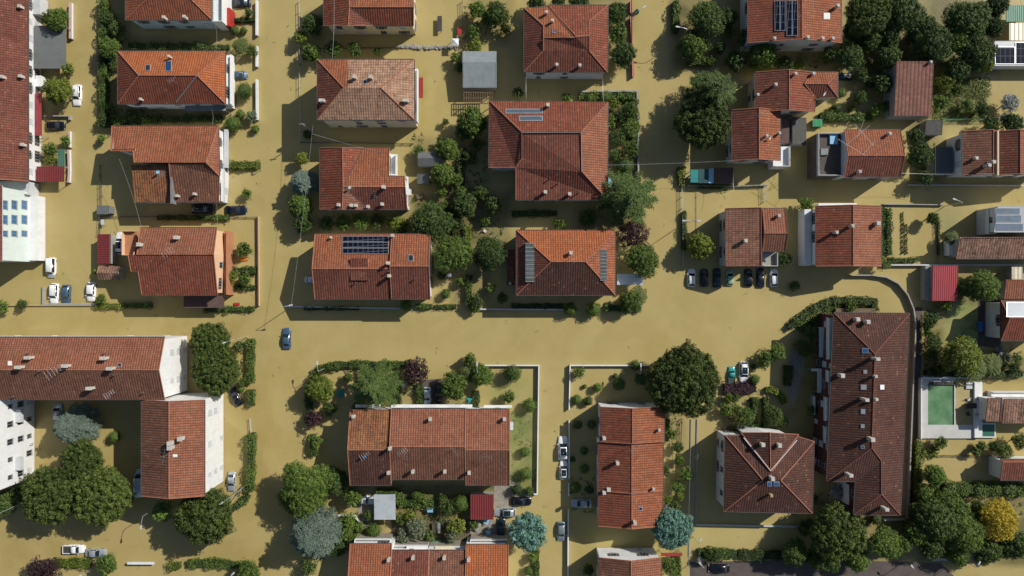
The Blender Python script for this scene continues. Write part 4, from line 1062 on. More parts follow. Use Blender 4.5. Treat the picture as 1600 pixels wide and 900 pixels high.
h.pipe((42, 552), (60, 580), (162, 552), (177, 586), (223, 614), (20, 620))
h = House('apartment_block', 'white walled block with rows of balconies at the lower left edge', 'apartment block', -40, 690, 10)
h.rect(-160, 626, -3, 770, 11.2, 'brown', 'y', -80, 13, wall='white', win=3.2, over=(0, .3, .3, .3), rows=[2.0, 4.6, 7.6], shut=False)
for y in (640, 715): h.block(12, y, 32, y + 20, 5.2, 6.1, 'lgrey', 'balcony')
h.block(39, 693, 48, 696, 1, 2, 'lgrey', 'ledge')

# ---- terraces lower centre
h = House('terraced_house', 'long terrace of joined red roofs behind the curved hedge garden', 'terraced houses', 672, 700, 6)
h.rect(547, 641, 611, 758, 6.2, ('mossy', 'terra', 'umber', 'umber'), 'x', 703, 8.4, wall='white', win=4, over=(.4, 0, .4, .4))
h.rect(611.5, 639, 727.5, 749, 6.5, ('rose', 'rose', 'brown', 'brown'), 'x', 698, 8.7, wall='white', win=4, over=(.4, 0, .4, 0))
h.rect(728, 640, 796, 758, 6.2, ('rose', 'rose', 'brown', 'brown'), 'x', 703, 8.4, wall='white', win=4, over=(.4, .4, .4, 0))
h.slab(555, 632, 595, 637, 3.6, 'white', posts=False); h.slab(611, 632, 738, 637, 3.6, 'white', posts=False); h.slab(756, 633, 800, 637, 3.4, 'white', posts=False)
h.chim((552, 651), (672, 655), (788, 655), (609, 701), (607, 739), (645, 737), (695, 737), (733, 739), up=1.2, w=.7)
h.ant((570, 712), (632, 710), (710, 705), (760, 714), (628, 706), L=2, up=2.2); h.dish(569, 713, 'blue'); h.block(797, 660, 802, 672, -.3, 1.2, 'lgrey', 'porch')
h = House('terraced_house', 'terrace with white patios and one bright orange roof at the bottom edge', 'terraced houses', 670, 890, 6)
h.rect(547, 850, 612, 970, 6.2, ('terra', 'terra', 'umber', 'umber'), 'x', 912, 8.4, wall='white', win=4, over=(.4, 0, .4, .4))
h.rect(612.5, 860, 670, 970, 6.2, ('wine', 'terra', 'umber', 'umber'), 'x', 914, 8.4, wall='white', win=4, over=(.4, 0, .4, 0))
h.rect(670.5, 860, 727, 970, 6.2, ('brown', 'terra', 'umber', 'umber'), 'x', 914, 8.4, wall='white', win=4, over=(.4, 0, .4, 0))
h.rect(728, 851, 794, 970, 6.2, ('orange', 'orange', 'umber', 'umber'), 'x', 912, 8.4, wall='white', win=4, over=(.4, .4, .4, 0))
h.chim((607, 875), (645, 872), (694, 872), (732, 875), up=1.2, w=.7)
for x0, x1, y0 in ((555, 611, 841), (614, 668, 851), (671, 726, 853), (735, 793, 842)): h.block(x0, y0, x1, y0 + 12, -.3, 3.2, 'stone', 'patio_terrace', rail='NEW', rh=.8)
h.slab(635, 853, 667, 860, 4.3, 'white', posts=False); h.slab(680, 853, 708, 860, 4.3, 'cream', posts=False)
carport('metal_carport', 'pale ribbed metal carport behind the long terrace', 585, 772, 618, 812, 2.7, 'whitesheet', rise=.3)
shed('metal_shed', 'dark red sheet shed behind the right end of the long terrace', 735, 772, 771, 812, 2.5, 'maroon', rise=('N', 2.8))
h = House('terraced_house', 'narrow orange terrace in three stepped units right of the white walled lane', 'terraced houses', 987, 730, 6)
h.rect(938, 636, 1038, 690, 6.9, ('red', 'terra', 'red', 'red'), 'y', 988, 8.7, wall='white', win=4, over=(.2, .35, 0, .35))
h.rect(935, 691, 1036, 767, 6.4, ('terra', 'terra', 'terra', 'red'), 'y', 987, 8.2, wall='white', win=4, over=(0, .35, 0, .35))
h.rect(935, 768, 1035, 822, 6.2, ('terra', 'terra', 'terra', 'red'), 'y', 987, 7.9, wall='white', win=4, over=(0, .35, .3, .35))
h.chim((944, 685), (965, 724), (944, 770), (992, 817), up=1.3, w=.75); h.chim((951, 765), up=.6, w=.9); h.chim((1021, 764), (1030, 672), up=.8, w=.5); h.sky((998, 792, 1004, 798)); h.ant((994, 700), (991, 773), L=2.4)
h = House('house', 'two slope tiled house showing its white north gable at the bottom edge', 'house', 985, 890, 6)
h.rect(935, 871, 1033, 975, 6.2, ('rose', 'rose', 'brown', 'brown'), 'y', 986, 8.0, wall='white', win=3.6, over=(.2, .35, .3, .35)); h.slab(1033, 864, 1066, 869, 2.6, 'redcloth')
h = House('villa', 'dark brown pyramid roofed villa with a north facing cross gable', 'villa', 1200, 740, 7)
e = 7.4
h.roof([F((1133,680,e),(1162,680,e+.2),(1204,736,10.2),(1192,750,10.2),'umber'), F((1246,682,e+.2),(1272,690,e),(1220,750,10.2),(1206,737,10.2),'umber'),
        F((1133,680,e),(1192,750,10.2),(1131,799,e),'umber'), F((1272,690,e),(1269,802,e),(1220,751,10.2),'umber'), F((1131,799,e),(1269,802,e),(1220,751,10.2),(1192,751,10.2),'umber'),
        F((1192,750,10.2),(1205,736,10.2),(1220,750,10.2),(1206,751,10.2),'umber')], None, [P(1133,680,e), P(1272,688,e), P(1269,802,e), P(1131,799,e)], wall='lgrey', win=4.2, ridge='ridge')
h.roof([F((1158,676,7.9),(1203,676,9.7),(1204,735,10.3),'umber'), F((1203,676,9.7),(1248,679,7.9),(1204,735,10.3),'umber')], None, [P(1163,678,8.1), P(1203,677,9.7), P(1244,680,8.1), P(1204,730,10.1)], wall='white', win=None)
h.lines([(1162, 684), (1204, 736), (1245, 688)], r=.13)
h.chim((1192, 695), (1218, 696), up=1.2, w=.9); h.chim((1207, 748), up=1.4, w=.9); h.patch(1199, 753, 1206, 760, 'skylight', 'bluegl'); h.patch(1209, 753, 1218, 760, 'skylight', 'bluegl'); h.chim((1205, 774), up=1, w=.6, m='ochre')
h = House('apartment_block', 'very long dark brown roofed block with striped awnings on its left side', 'apartment block', 1360, 650, 8)
e, r_ = 8.4, 11.2
h.roof([F((1303,489,e),(1421,490,e),(1367,553,r_),'umber'), F((1421,490,e),(1407,805,e),(1377,772,9.9),(1377,720,9.9),(1362,700,r_),(1367,553,r_),'umber'),
        F((1303,489,e),(1367,553,r_),(1362,700,r_),(1292,752,e),'umber'), F((1292,752,e),(1362,700,r_),(1377,720,9.9),(1337,752,e),'umber'),
        F((1337,752,e),(1377,720,9.9),(1377,772,9.9),(1334,804,e),'umber'), F((1334,804,e),(1377,772,9.9),(1407,805,e),'umber')], None,
       [P(1303,489,e), P(1421,490,e), P(1407,805,e), P(1334,804,e), P(1337,752,e), P(1292,752,e)], wall='brownw', win=4, ridge='ridged')
h.chim((1340, 499), (1356, 503), up=1.5, w=.9); h.chim((1371, 561), (1354, 625), (1329, 743), (1385, 796), up=2.0, w=1.0, l=.7); h.chim((1316, 587), up=1.4, w=1); h.chim((1368, 588), (1369, 624), up=.8, w=.6); h.chim((1363, 687), up=1.6, w=1)
for r in ((1347, 544, 1357, 552), (1345, 696, 1351, 701)): h.patch(*r, 'skylight', 'bluegl')
for r in ((1349, 578, 1355, 584), (1345, 601, 1354, 609), (1345, 639, 1352, 647), (1345, 663, 1351, 669)): h.patch(*r, 'skylight', 'paleglass')
h.patch(1375, 601, 1382, 609, 'skylight', 'white'); h.patch(1373, 639, 1379, 647, 'skylight', 'bluegl')
for x0, y0, x1, y1, z in ((1290, 496, 1302, 562, 5.6), (1289, 578, 1298, 618, 5.6), (1286, 620, 1296, 658, 5.6), (1285, 666, 1294, 705, 5.6)):
    h.block(x0 + 3, y0, x1, y1, 4.9, z, 'lgrey', 'balcony', rail='W', rh=.6); h.slab(x0 + 6, y0 + 1, x1 + 2, y1 - 1, z + 1.9, 'stripes', posts=False)
h.slab(1280, 511, 1288, 558, 3.4, 'stripes'); h.slab(1268, 576, 1284, 580, 3.2, 'white'); h.slab(1277, 580, 1284, 614, 3.2, 'stripes'); h.block(1270, 618, 1280, 648, -.3, 1.2, 'concrete', 'terrace', rail='W')
h.block(1323, 755, 1332, 788, -.3, 4.5, 'white', 'balcony', rail='W')
h.block(1306, 482, 1368, 488, -.3, 1.6, 'earth', 'planter')

# ---- right, pool property
h = House('pool_house', 'pair of small mottled tile roofs above white terrace beside the pool', 'pool house', 1570, 640, 4)
h.rect(1540, 621, 1562, 658, 3.6, 'rustic', hr=('N', 4.3), wall='white', over=.2); h.rect(1566, 622, 1640, 661, 3.6, 'rustic', hr=('N', 4.3), wall='white', over=.2)
h.block(1523, 597, 1535, 684, -.3, .95, 'white', 'terrace'); h.block(1549, 612, 1610, 620, -.3, 1.6, 'white', 'terrace', rail='NS', rh=.5)
h = House('small_house', 'small dark red roofed house with white gable at the lower right edge', 'house', 1590, 733, 4)
h.rect(1563, 718, 1660, 750, 4.2, ('red', 'red', 'wine', 'red'), 'x', 722, 4.9, wall='white', over=.2)
M_['darktealsheet'] = plain('dark_teal_sheet', (.012, .07, .08), .5, .3)
# ================================================================== FLOOD WATER (one sheet to the horizon)
def nz(x, y, s, k=0):
    return (math.sin(x/s + k) + math.sin(y/s*1.3 + 2*k + 1.7*math.sin(x/s*.7)) + math.sin((x+y)/s*.6 + k*3)) / 3
# submerged lawns, muddy shallows, garden soil, shade painted behind the long terrace: (x0, y0, x1, y1, colour, strength, softness in px)
MUD = (.408, .325, .127)
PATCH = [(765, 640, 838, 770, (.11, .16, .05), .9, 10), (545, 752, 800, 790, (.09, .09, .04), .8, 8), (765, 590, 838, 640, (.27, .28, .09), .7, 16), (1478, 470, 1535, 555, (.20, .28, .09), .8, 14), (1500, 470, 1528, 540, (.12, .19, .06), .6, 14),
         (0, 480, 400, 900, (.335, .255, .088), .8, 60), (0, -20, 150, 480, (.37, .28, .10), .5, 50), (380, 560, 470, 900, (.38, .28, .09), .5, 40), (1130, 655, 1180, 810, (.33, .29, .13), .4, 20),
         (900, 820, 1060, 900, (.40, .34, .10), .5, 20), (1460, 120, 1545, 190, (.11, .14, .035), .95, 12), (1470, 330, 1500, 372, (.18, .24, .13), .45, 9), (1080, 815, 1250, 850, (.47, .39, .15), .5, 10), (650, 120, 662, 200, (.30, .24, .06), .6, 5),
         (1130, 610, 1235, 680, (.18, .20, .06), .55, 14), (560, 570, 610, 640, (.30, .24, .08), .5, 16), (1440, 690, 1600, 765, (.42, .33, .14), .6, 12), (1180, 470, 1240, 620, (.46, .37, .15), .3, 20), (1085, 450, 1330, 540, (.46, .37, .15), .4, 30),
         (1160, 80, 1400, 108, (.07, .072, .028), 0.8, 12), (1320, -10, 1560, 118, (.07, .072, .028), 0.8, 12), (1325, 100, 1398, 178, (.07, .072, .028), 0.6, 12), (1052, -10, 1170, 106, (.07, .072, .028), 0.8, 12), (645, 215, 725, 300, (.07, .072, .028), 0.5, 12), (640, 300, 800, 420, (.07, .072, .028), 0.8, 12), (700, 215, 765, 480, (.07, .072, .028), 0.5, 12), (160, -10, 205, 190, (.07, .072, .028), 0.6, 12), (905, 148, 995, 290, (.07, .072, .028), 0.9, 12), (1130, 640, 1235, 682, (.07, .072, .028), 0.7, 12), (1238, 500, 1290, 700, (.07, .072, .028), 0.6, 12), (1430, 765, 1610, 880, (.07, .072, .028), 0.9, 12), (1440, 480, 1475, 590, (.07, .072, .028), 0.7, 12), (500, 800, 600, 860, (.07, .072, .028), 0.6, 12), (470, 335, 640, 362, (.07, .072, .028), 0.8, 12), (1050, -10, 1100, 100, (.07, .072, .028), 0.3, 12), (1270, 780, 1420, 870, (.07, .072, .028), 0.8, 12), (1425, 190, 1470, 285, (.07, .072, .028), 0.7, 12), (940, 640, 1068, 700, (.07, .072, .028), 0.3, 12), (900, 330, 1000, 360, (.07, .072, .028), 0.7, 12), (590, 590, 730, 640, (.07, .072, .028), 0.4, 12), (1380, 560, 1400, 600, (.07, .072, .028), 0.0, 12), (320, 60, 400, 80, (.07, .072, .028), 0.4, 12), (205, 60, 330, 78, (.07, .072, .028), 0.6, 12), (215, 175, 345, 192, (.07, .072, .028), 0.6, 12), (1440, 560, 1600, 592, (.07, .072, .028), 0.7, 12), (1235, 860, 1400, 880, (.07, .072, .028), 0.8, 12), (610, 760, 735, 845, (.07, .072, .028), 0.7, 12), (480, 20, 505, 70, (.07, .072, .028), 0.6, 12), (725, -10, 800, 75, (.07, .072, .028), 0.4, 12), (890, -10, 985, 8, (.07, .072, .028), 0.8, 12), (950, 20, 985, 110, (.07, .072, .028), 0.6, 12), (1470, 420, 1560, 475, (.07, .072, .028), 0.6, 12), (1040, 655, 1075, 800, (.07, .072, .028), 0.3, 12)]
def axis(lo, hi, st): return [-4000, -900, -300] + [lo + i * st for i in range(int((hi - lo) / st) + 1)] + [300, 900, 4000]
xs, ys = axis(-126, 126, 1.4), axis(-77, 77, 1.4); cols = []; vs = []
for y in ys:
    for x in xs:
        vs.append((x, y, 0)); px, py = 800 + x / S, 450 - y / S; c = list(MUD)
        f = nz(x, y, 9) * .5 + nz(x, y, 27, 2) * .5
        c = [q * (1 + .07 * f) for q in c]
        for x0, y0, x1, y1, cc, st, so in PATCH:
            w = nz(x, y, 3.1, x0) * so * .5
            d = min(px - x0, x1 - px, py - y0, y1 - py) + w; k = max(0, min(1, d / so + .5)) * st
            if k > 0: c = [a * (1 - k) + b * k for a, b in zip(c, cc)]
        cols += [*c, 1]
nx = len(xs); fs = [(j*nx+i, j*nx+i+1, (j+1)*nx+i+1, (j+1)*nx+i) for j in range(len(ys)-1) for i in range(nx-1)]
me = bpy.data.meshes.new('flood_water'); me.from_pydata(vs, [], fs); me.update()
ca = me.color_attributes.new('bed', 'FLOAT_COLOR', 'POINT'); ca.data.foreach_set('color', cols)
m, nt, b = newmat('muddy_flood_water')
at = nt.nodes.new('ShaderNodeAttribute'); at.attribute_name = 'bed'; pos = worldpos(nt)
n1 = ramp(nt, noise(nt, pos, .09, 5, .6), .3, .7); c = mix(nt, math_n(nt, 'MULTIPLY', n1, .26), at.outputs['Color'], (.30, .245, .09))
n2 = ramp(nt, noise(nt, pos, .5, 4, .6), .35, .75); c = mix(nt, math_n(nt, 'MULTIPLY', n2, .12), c, (.55, .45, .21))
sw = nt.nodes.new('ShaderNodeTexNoise'); sw.inputs['Scale'].default_value = .045; sw.inputs['Detail'].default_value = 4; sw.inputs['Distortion'].default_value = 2.5; nt.links.new(pos, sw.inputs['Vector']); c = mix(nt, math_n(nt, 'MULTIPLY', ramp(nt, sw.outputs[0], .42, .62), .28), c, (.50, .41, .19))
n3 = ramp(nt, noise(nt, pos, 1.15, 2, .5), .72, .79); c = mix(nt, math_n(nt, 'MULTIPLY', n3, .45), c, (.15, .11, .045))
nt.links.new(c, b.inputs['Base Color']); b.inputs['Roughness'].default_value = .22; b.inputs['Specular IOR Level'].default_value = .5; b.inputs['IOR'].default_value = 1.33
mp = nt.nodes.new('ShaderNodeMapping'); mp.inputs['Rotation'].default_value = (0, 0, .6); mp.inputs['Scale'].default_value = (1, .35, 1); nt.links.new(pos, mp.inputs[0])
rg = nt.nodes.new('ShaderNodeTexWave'); rg.wave_type = 'RINGS'; rg.rings_direction = 'SPHERICAL'; rg.inputs['Scale'].default_value = .42; rg.inputs['Distortion'].default_value = 2.5; rg.inputs['Detail'].default_value = 2
mr = nt.nodes.new('ShaderNodeMapping'); mr.inputs['Location'].default_value = (-60, -30, 0); nt.links.new(pos, mr.inputs[0]); nt.links.new(mr.outputs[0], rg.inputs['Vector'])
w1 = math_n(nt, 'ADD', noise(nt, mp.outputs[0], 1.6, 3, .5), math_n(nt, 'MULTIPLY', rg.outputs['Fac'], .12)); w2 = noise(nt, pos, .35, 2, .5)
bp = nt.nodes.new('ShaderNodeBump'); bp.inputs['Strength'].default_value = .13; bp.inputs['Distance'].default_value = .12
nt.links.new(math_n(nt, 'ADD', w1, math_n(nt, 'MULTIPLY', w2, 1.5)), bp.inputs['Height']); nt.links.new(bp.outputs[0], b.inputs['Normal'])
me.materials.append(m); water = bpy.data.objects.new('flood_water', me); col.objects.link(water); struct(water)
b = MB(); b.poly([(-4000, -4000, -1.2), (4000, -4000, -1.2), (4000, 4000, -1.2), (-4000, 4000, -1.2)]); struct(b.build('ground', M_['earth']))

def sheet(name, pts, m, z=.004, thick=None):
    b = MB(); q = [P(x, y, z) for x, y in pts]
    if area2(q) < 0: q = q[::-1]
    if thick: b.hexa([(p.x, p.y, -.5) for p in q], [(p.x, p.y, z) for p in q])
    else: b.poly([(p.x, p.y, z) for p in q])
    return struct(b.build(name, M_[m]))
sheet('road', [(1078, 878), (1300, 874), (1470, 880), (1496, 905), (1490, 960), (1078, 960)], 'asphalt', .02)
sheet('driveway', [(560, 792), (585, 772), (585, 815), (572, 826), (560, 815)], 'stone', .03)
sheet('yard', [(612, 812), (735, 812), (735, 845), (612, 848)], 'earth', .05)
sheet('yard', [(735, 812), (772, 812), (795, 845), (735, 842)], 'stone', .05)
sheet('yard', [(1528, 470), (1564, 470), (1564, 545), (1528, 540)], 'asphalt', .03)
sheet('driveway', [(655, 594), (690, 592), (692, 633), (655, 633)], 'asphalt', .02)
sheet('path', [(772, 760), (800, 750), (832, 775), (800, 800), (772, 790)], 'stone', .02)
sheet('path', [(1232, 560), (1245, 540), (1258, 560), (1240, 640), (1232, 620)], 'stone', .015)
sheet('path', [(1417, 480), (1421, 480), (1424, 560), (1414, 806), (1409, 806), (1418, 560)], 'ochre', .03)
sheet('path', [(1430, 480), (1441, 480), (1440, 560), (1432, 700), (1426, 810), (1421, 810), (1428, 640)], 'asphalt', .03)  # dark strip along the outside of the curved wall

# ================================================================== POOL
t = thing('swimming_pool', 'green water swimming pool in a white paved deck', 'swimming pool', P(1470, 632)[:2])
z = .5; b = MB()
for x0, y0, x1, y1 in ((1440, 592, 1450, 685), (1450, 592, 1493, 600), (1491, 600, 1493, 664), (1450, 664, 1524, 685)):
    a, c = P(x0, y1, z), P(x1, y0, z); b.box(a.x, a.y, -.5, c.x, c.y, z)
b.build('deck', plain('pale_deck', (.52, .52, .49), .8, .15), t)
a, c = P(1450, 664, .3), P(1491, 600, .3); b = MB(); b.poly([(a.x, a.y, .3), (c.x, a.y, .3), (c.x, c.y, .3), (a.x, c.y, .3)])
m, nt, bb = newmat('green_pool_water'); n = ramp(nt, noise(nt, worldpos(nt), .35, 4), .3, .7); nt.links.new(mix(nt, n, (.08, .18, .085), (.17, .30, .16)), bb.inputs['Base Color']); bb.inputs['Roughness'].default_value = .1
b.build('pool_water', m, t); b = MB(); a, c = P(1452, 601, .55), P(1493, 597, .55); b.box(a.x, a.y, .5, c.x, c.y, .75); b.build('pool_cover_roller', M_['navyp'] if 'navyp' in M_ else M_['dark'], t)
b = MB(); a, c = P(1439, 686, 1.2), P(1441, 592, 1.2); b.box(a.x, a.y, -.5, c.x, c.y, 1.2); a2, c2 = P(1441, 592, 1.2), P(1530, 591, 1.2); b.box(a2.x, a2.y, -.5, c2.x, c2.y + .2, 1.2); b.build('parapet', M_['white'], t)
sheet('terrace', [(1493, 593), (1524, 593), (1524, 664), (1493, 664)], 'ochre', .35, True)
t = thing('small_pool', 'small dark green plunge tank in white rim right of the big pool', 'plunge pool', P(1544, 673)[:2])
a, c = P(1532, 684, .5), P(1556, 661, .5); b = MB(); b.box(a.x, a.y, -.5, c.x, c.y, .5); b.build('rim', M_['white'], t); b = MB(); b.box(a.x + .3, a.y + .3, .501, c.x - .3, c.y - .3, .52); b.build('tank_water', M_['greengl'], t)
def parasol(label, x, y, r, m, z=2.4, n=6, flat=False):
    c = P(x, y, z); t = thing('parasol', label, 'parasol', (c.x, c.y)); b = MB(); w = r * S
    q = [(c.x + w*math.cos(i*2*math.pi/n + .4), c.y + w*math.sin(i*2*math.pi/n + .4), z - .35) for i in range(n)]
    for i in range(n): b.poly([q[i], q[(i+1) % n], (c.x, c.y, z)])
    for i in range(n): b.poly([q[(i+1) % n], q[i], (c.x, c.y, z - .06)])
    b.build('canopy', M_[m], t); b = MB(); b.tube([(c.x, c.y, -.3), (c.x, c.y, z + .1)], .03, 6); b.build('pole', M_['steel'], t)
parasol('turquoise folded parasol near the long terrace wall', 732, 626, 7, 'teal', n=3); parasol('small round white table parasol beside the purple tree', 629, 602, 4, 'lgrey', 2.0, 12)
def furn(name, label, cat, x, y, sx, sy, z, m, rot=0, group=None, legs=True):
    c = P(x, y, z); t = thing(name, label, cat, (c.x, c.y), group); b = MB(); w, d_ = sx*S, sy*S; b.obox((c.x, c.y, z), (w, d_, .07), R(rot)); b.build('top', M_[m], t)
    if legs:
        Mx = Matrix.Rotation(R(rot), 3, 'Z')
        for u in (-.42, .42):
            for v in (-.42, .42): q = Vector((c.x, c.y, 0)) + Mx @ Vector((u*w, v*d_, 0)); b = MB(); b.box(q.x - .03, q.y - .03, -.4, q.x + .03, q.y + .03, z - .036); b.build('leg', M_['steel'], t)
    return t
def seat(label, x, y, rot, m='lgrey', group=None, z0=0):
    c = P(x, y, .5); t = thing('garden_chair', label, 'chair', (c.x, c.y), group); Mx = Matrix.Rotation(R(rot), 3, 'Z')
    def w(u, v, z): q = Mx @ Vector((u, v, 0)); return (c.x + q.x, c.y + q.y, z + z0)
    b = MB(); b.obox(w(0, 0, .3), (.6, .6, .07), R(rot)); b.build('seat', M_[m], t); b = MB(); b.obox(w(0, .3, .6), (.6, .07, .6), R(rot)); b.build('backrest', M_[m], t)
    for u in (-.26, .26):
        for v in (-.26, .26): b = MB(); b.tube([w(u, v, -.4 if not z0 else 0), w(u, v, .27)], .03, 5); b.build('leg', M_[m], t)
furn('patio_table', 'dark patio table right of the swimming pool', 'table', 1518, 634, 16, 8, .95, 'dark')
for i, (x, y, r_) in enumerate(((1513, 624, 20), (1525, 626, -30), (1512, 646, 200), (1524, 645, 170))): seat(('pale chair at the upper left of the poolside table', 'dark chair at the upper right of the poolside table', 'dark chair at the lower left of the poolside table', 'dark chair at the lower right of the poolside table')[i], x, y, r_, 'dark' if i else 'lgrey', 'chairs around the poolside table', .35)
for i, y in enumerate((598, 605)):
    c = P(1517, y, .6); t = thing('sun_lounger', ('white sun lounger by the pool, upper of two', 'white sun lounger by the pool, lower of two')[i], 'sun lounger', (c.x, c.y), 'sun loungers by the pool')
    b = MB(); b.obox((c.x, c.y, .62), (2.1, .72, .1)); b.build('mattress', M_['lgrey'], t)
    for u in (-.9, .9):
        for v in (-.3, .3): b = MB(); b.box(c.x + u - .04, c.y + v - .04, .3, c.x + u + .04, c.y + v + .04, .57); b.build('leg', M_['alu'], t)
    b = MB(); b.obox((c.x + .8, c.y, .71), (.4, .6, .08)); b.build('pillow', M_['white'], t)

# ================================================================== CARS
car('estate', 119, 148, 268, 'white', 'white estate car under the lime tree by the long red building')
car('hatch', 85, 196, 0, 'black', 'black car parked in a yard behind the small fence at upper left')
car('sedan', 374, 4, 180, 'navy', 'dark car cut by the top edge right of the blue walled house')
car('small', 372, 117, 0, 'blue', 'blue grey car nosing out from the white balcony of the orange house')
car('small', 171, 90, 180, 'silver', 'silver car half hidden by the palm beside the tall hedge')
car('suv', 316, 326, 0, 'black', 'black car in the shade under the two dark red rear roofs')
car('sedan', 368, 328, 0, 'navy', 'dark blue car beside the black one by the garden hedge')
car('suv', 187, 380, 90, 'white', 'white car with sunroof beside the dark red metal shed')
car('van', 79, 418, 269, 'white', 'white minivan parked alone above the trio of cars', .9)
car('estate', 83, 459, 268, 'white', 'white car left of the dark blue car in the trio', .98)
car('hatch', 102, 460, 268, 'blue', 'dark blue car between two white ones at the left')
car('hatch', 141, 456, 268, 'white', 'white car right of the dark blue one beside the bushes')
car('hatch', 89, 645, 90, 'silver', 'pale car nose peeping above the blue cedar in the shaded court')
car('sedan', 367, 620, 118, 'black', 'black car tilted half under the two pines', .95)
car('sedan', 361, 753, 268, 'silver', 'silver car beside the tall hedge strip at lower left', .93)
car('van', 220, 755, 90, 'skyv' if 'skyv' in paint else 'paleblue', 'pale blue van in the shade under the eave of the long block', 1.25)
car('pickup', 114, 859, 0, 'white', 'white pickup with load bed on the lower left road')
car('sedan', 148, 865, 0, 'silver', 'silver car right behind the white pickup', .98)
car('sedan', 447, 529, 90, 'blue', 'blue grey car alone in the middle of the flooded crossroads')
car('van', 488, 437, 180, 'paleblue', 'pale blue van poking out from under the solar panel house', .75)
car('hatch', 667, 619, 270, 'paleblue', 'pale blue car in the driveway beside the purple tree', .9)
car('hatch', 685, 616, 270, 'black', 'dark car right of the pale blue one, under the tree', .95)
car('hatch', 579, 782, 180, 'white', 'white car tail showing left of the pale ribbed carport')
car('small', 559, 782, 90, 'navy', 'dark blue car left of the white one by the ribbed carport', .8)
car('suv', 789, 801, 180, 'silver', 'silver car with sunroof beside the dark red sheet shed', .98)
car('sedan', 814, 784, 0, 'black', 'black car at the corner of the white walled garden', .98)
car('estate', 783, 827, 90, 'darkteal', 'dark teal car parked below the silver sunroof car')
car('suv', 880, 701, 90, 'white', 'large white car with sunroof against the lane wall', 1.08)
car('sun', 881, 735, 90, 'white', 'smaller white car right behind the large white one', .93)
car('sedan', 909, 787, 180, 'silver', 'silver car turned into the gap in the lane wall')
car('hatch', 877, 831, 270, 'grey', 'grey car with dark bonnet against the lower lane wall')
row = ((1081, 'white', 'hatch', 'white car at the left end of the row of parked cars'), (1101, 'black', 'hatch', 'black car next to the white one at the left end of the row'), (1121, 'darkteal', 'sedan', 'very dark car left of the sage green one in the row'),
       (1141, 'sage', 'small', 'sage green car in the row of parked cars'), (1170, 'navy', 'hatch', 'dark blue car right of the gap in the row'), (1189, 'navy', 'sedan', 'dark car next to the white one at the right end of the row'), (1210, 'white', 'hatch', 'white car at the right end of the row'))
for x, c_, k_, l_ in row: car(k_, x, 434, 90, c_, l_, .93, group='cars parked in a row below the brown house')
car('pickup', 1144, 587, 90, 'teal', 'small teal pickup beside a white car near the big pine', .82)
car('suv', 1163, 582, 270, 'white', 'white car with dark roof glass right of the teal pickup', .98)
car('sedan', 1124, 889, 180, 'black', 'black car on the brown road at the bottom edge')
car('sedan', 1321, 119, 0, 'darkteal', 'dark car right of the small hipped wing, upper right', .85)
car('small', 800, 792, 180, 'white', 'white car edge tucked behind the black corner car', .2) if False else None

# trailer, boat-like tarps, bins
c = P(163, 328, 1.5); t = thing('box_trailer', 'dark grey box trailer standing by the fence line', 'trailer', (c.x, c.y)); b = MB(); b.box(c.x - 1.5, c.y - .9, .1, c.x + .8, c.y + .9, 1.6); b.box(c.x - 1.55, c.y - .95, 1.602, c.x + .85, c.y + .95, 1.68); b.build('body', M_['greysheet'], t)
b = MB(); b.box(c.x + .85, c.y - .75, .2, c.x + 1.5, c.y + .75, 1.3); b.build('hatch', M_['lead'], t)
for v in (-.95, .95): b = MB(); b.tube([(c.x, c.y + v - .08, .0), (c.x, c.y + v + .08, .0)], .35, 12); b.build('wheel', TY, t)
furn('mailbox_stand', 'small grey meter box below the dark box trailer', 'meter box', 160, 347, 5, 8, 1.0, 'lgrey')
carport('tarp_shelter', 'bright teal tarpaulin shelter in the walled yard beside the lane', 1079, 265, 1091, 285, 2.3, 'teal', 'shelter'); carport('tarp_shelter', 'dark blue green sheet shelter between the teal and pale blue ones', 1091.5, 264, 1107, 286, 2.2, 'darktealsheet', 'shelter')
carport('tarp_shelter', 'pale blue sheet shelter right of the teal tarpaulin', 1107.5, 263, 1115, 286, 2.1, 'skyblue', 'shelter')
carport('tin_shelter', 'long dark brown tin shelter right of the blue sheet', 1116, 262, 1146, 287, 2.0, 'tarmuddy', 'shelter')
for i, x in enumerate((1274, 1281.5)):
    c = P(x, 192, 1.1); t = thing('waste_bin', ('green waste bin with white rim, left of the pair', 'green waste bin with white rim, right of the pair')[i], 'bin', (c.x, c.y), 'green waste bins'); b = MB(); b.box(c.x - .45, c.y - .75, -.2, c.x + .45, c.y + .75, 1.0); b.build('body', M_['greenp'], t); b = MB(); b.box(c.x - .5, c.y - .8, 1.001, c.x + .5, c.y + .8, 1.09); b.box(c.x - .1, c.y - .8, 1.091, c.x + .1, c.y + .8, 1.12); b.build('lid', M_['greenp'], t); b = MB(); b.box(c.x - .55, c.y - .85, .85, c.x - .501, c.y + .85, 1.0); b.box(c.x - .501, c.y + .801, .85, c.x + .55, c.y + .85, 1.0); b.build('rim', M_['white'], t)
c = P(997, 15, 1.3); t = thing('recycling_bell', 'round teal recycling bell on the top road', 'recycling bin', (c.x, c.y)); b = MB(); b.tube([(c.x, c.y, -.2), (c.x, c.y, .7), (c.x, c.y, 1.1), (c.x, c.y, 1.3)], .55, 16, r2=.18); b.build('body', M_['teal'], t, True); b = MB(); b.tube([(c.x, c.y, 1.3), (c.x, c.y, 1.5)], .1, 8); b.build('lifting_ring', M_['steel'], t)
c = P(711, 65, 2.3); t = thing('gazebo', 'small square white gazebo at the end of the rubble wall', 'gazebo', (c.x, c.y)); b = MB(); w = .75
q = [(c.x - w, c.y - w, 2.1), (c.x + w, c.y - w, 2.1), (c.x + w, c.y + w, 2.1), (c.x - w, c.y + w, 2.1)]
for i in range(4): b.poly([q[i], q[(i+1) % 4], (c.x, c.y, 2.5)])
b.build('roof', M_['white'], t)
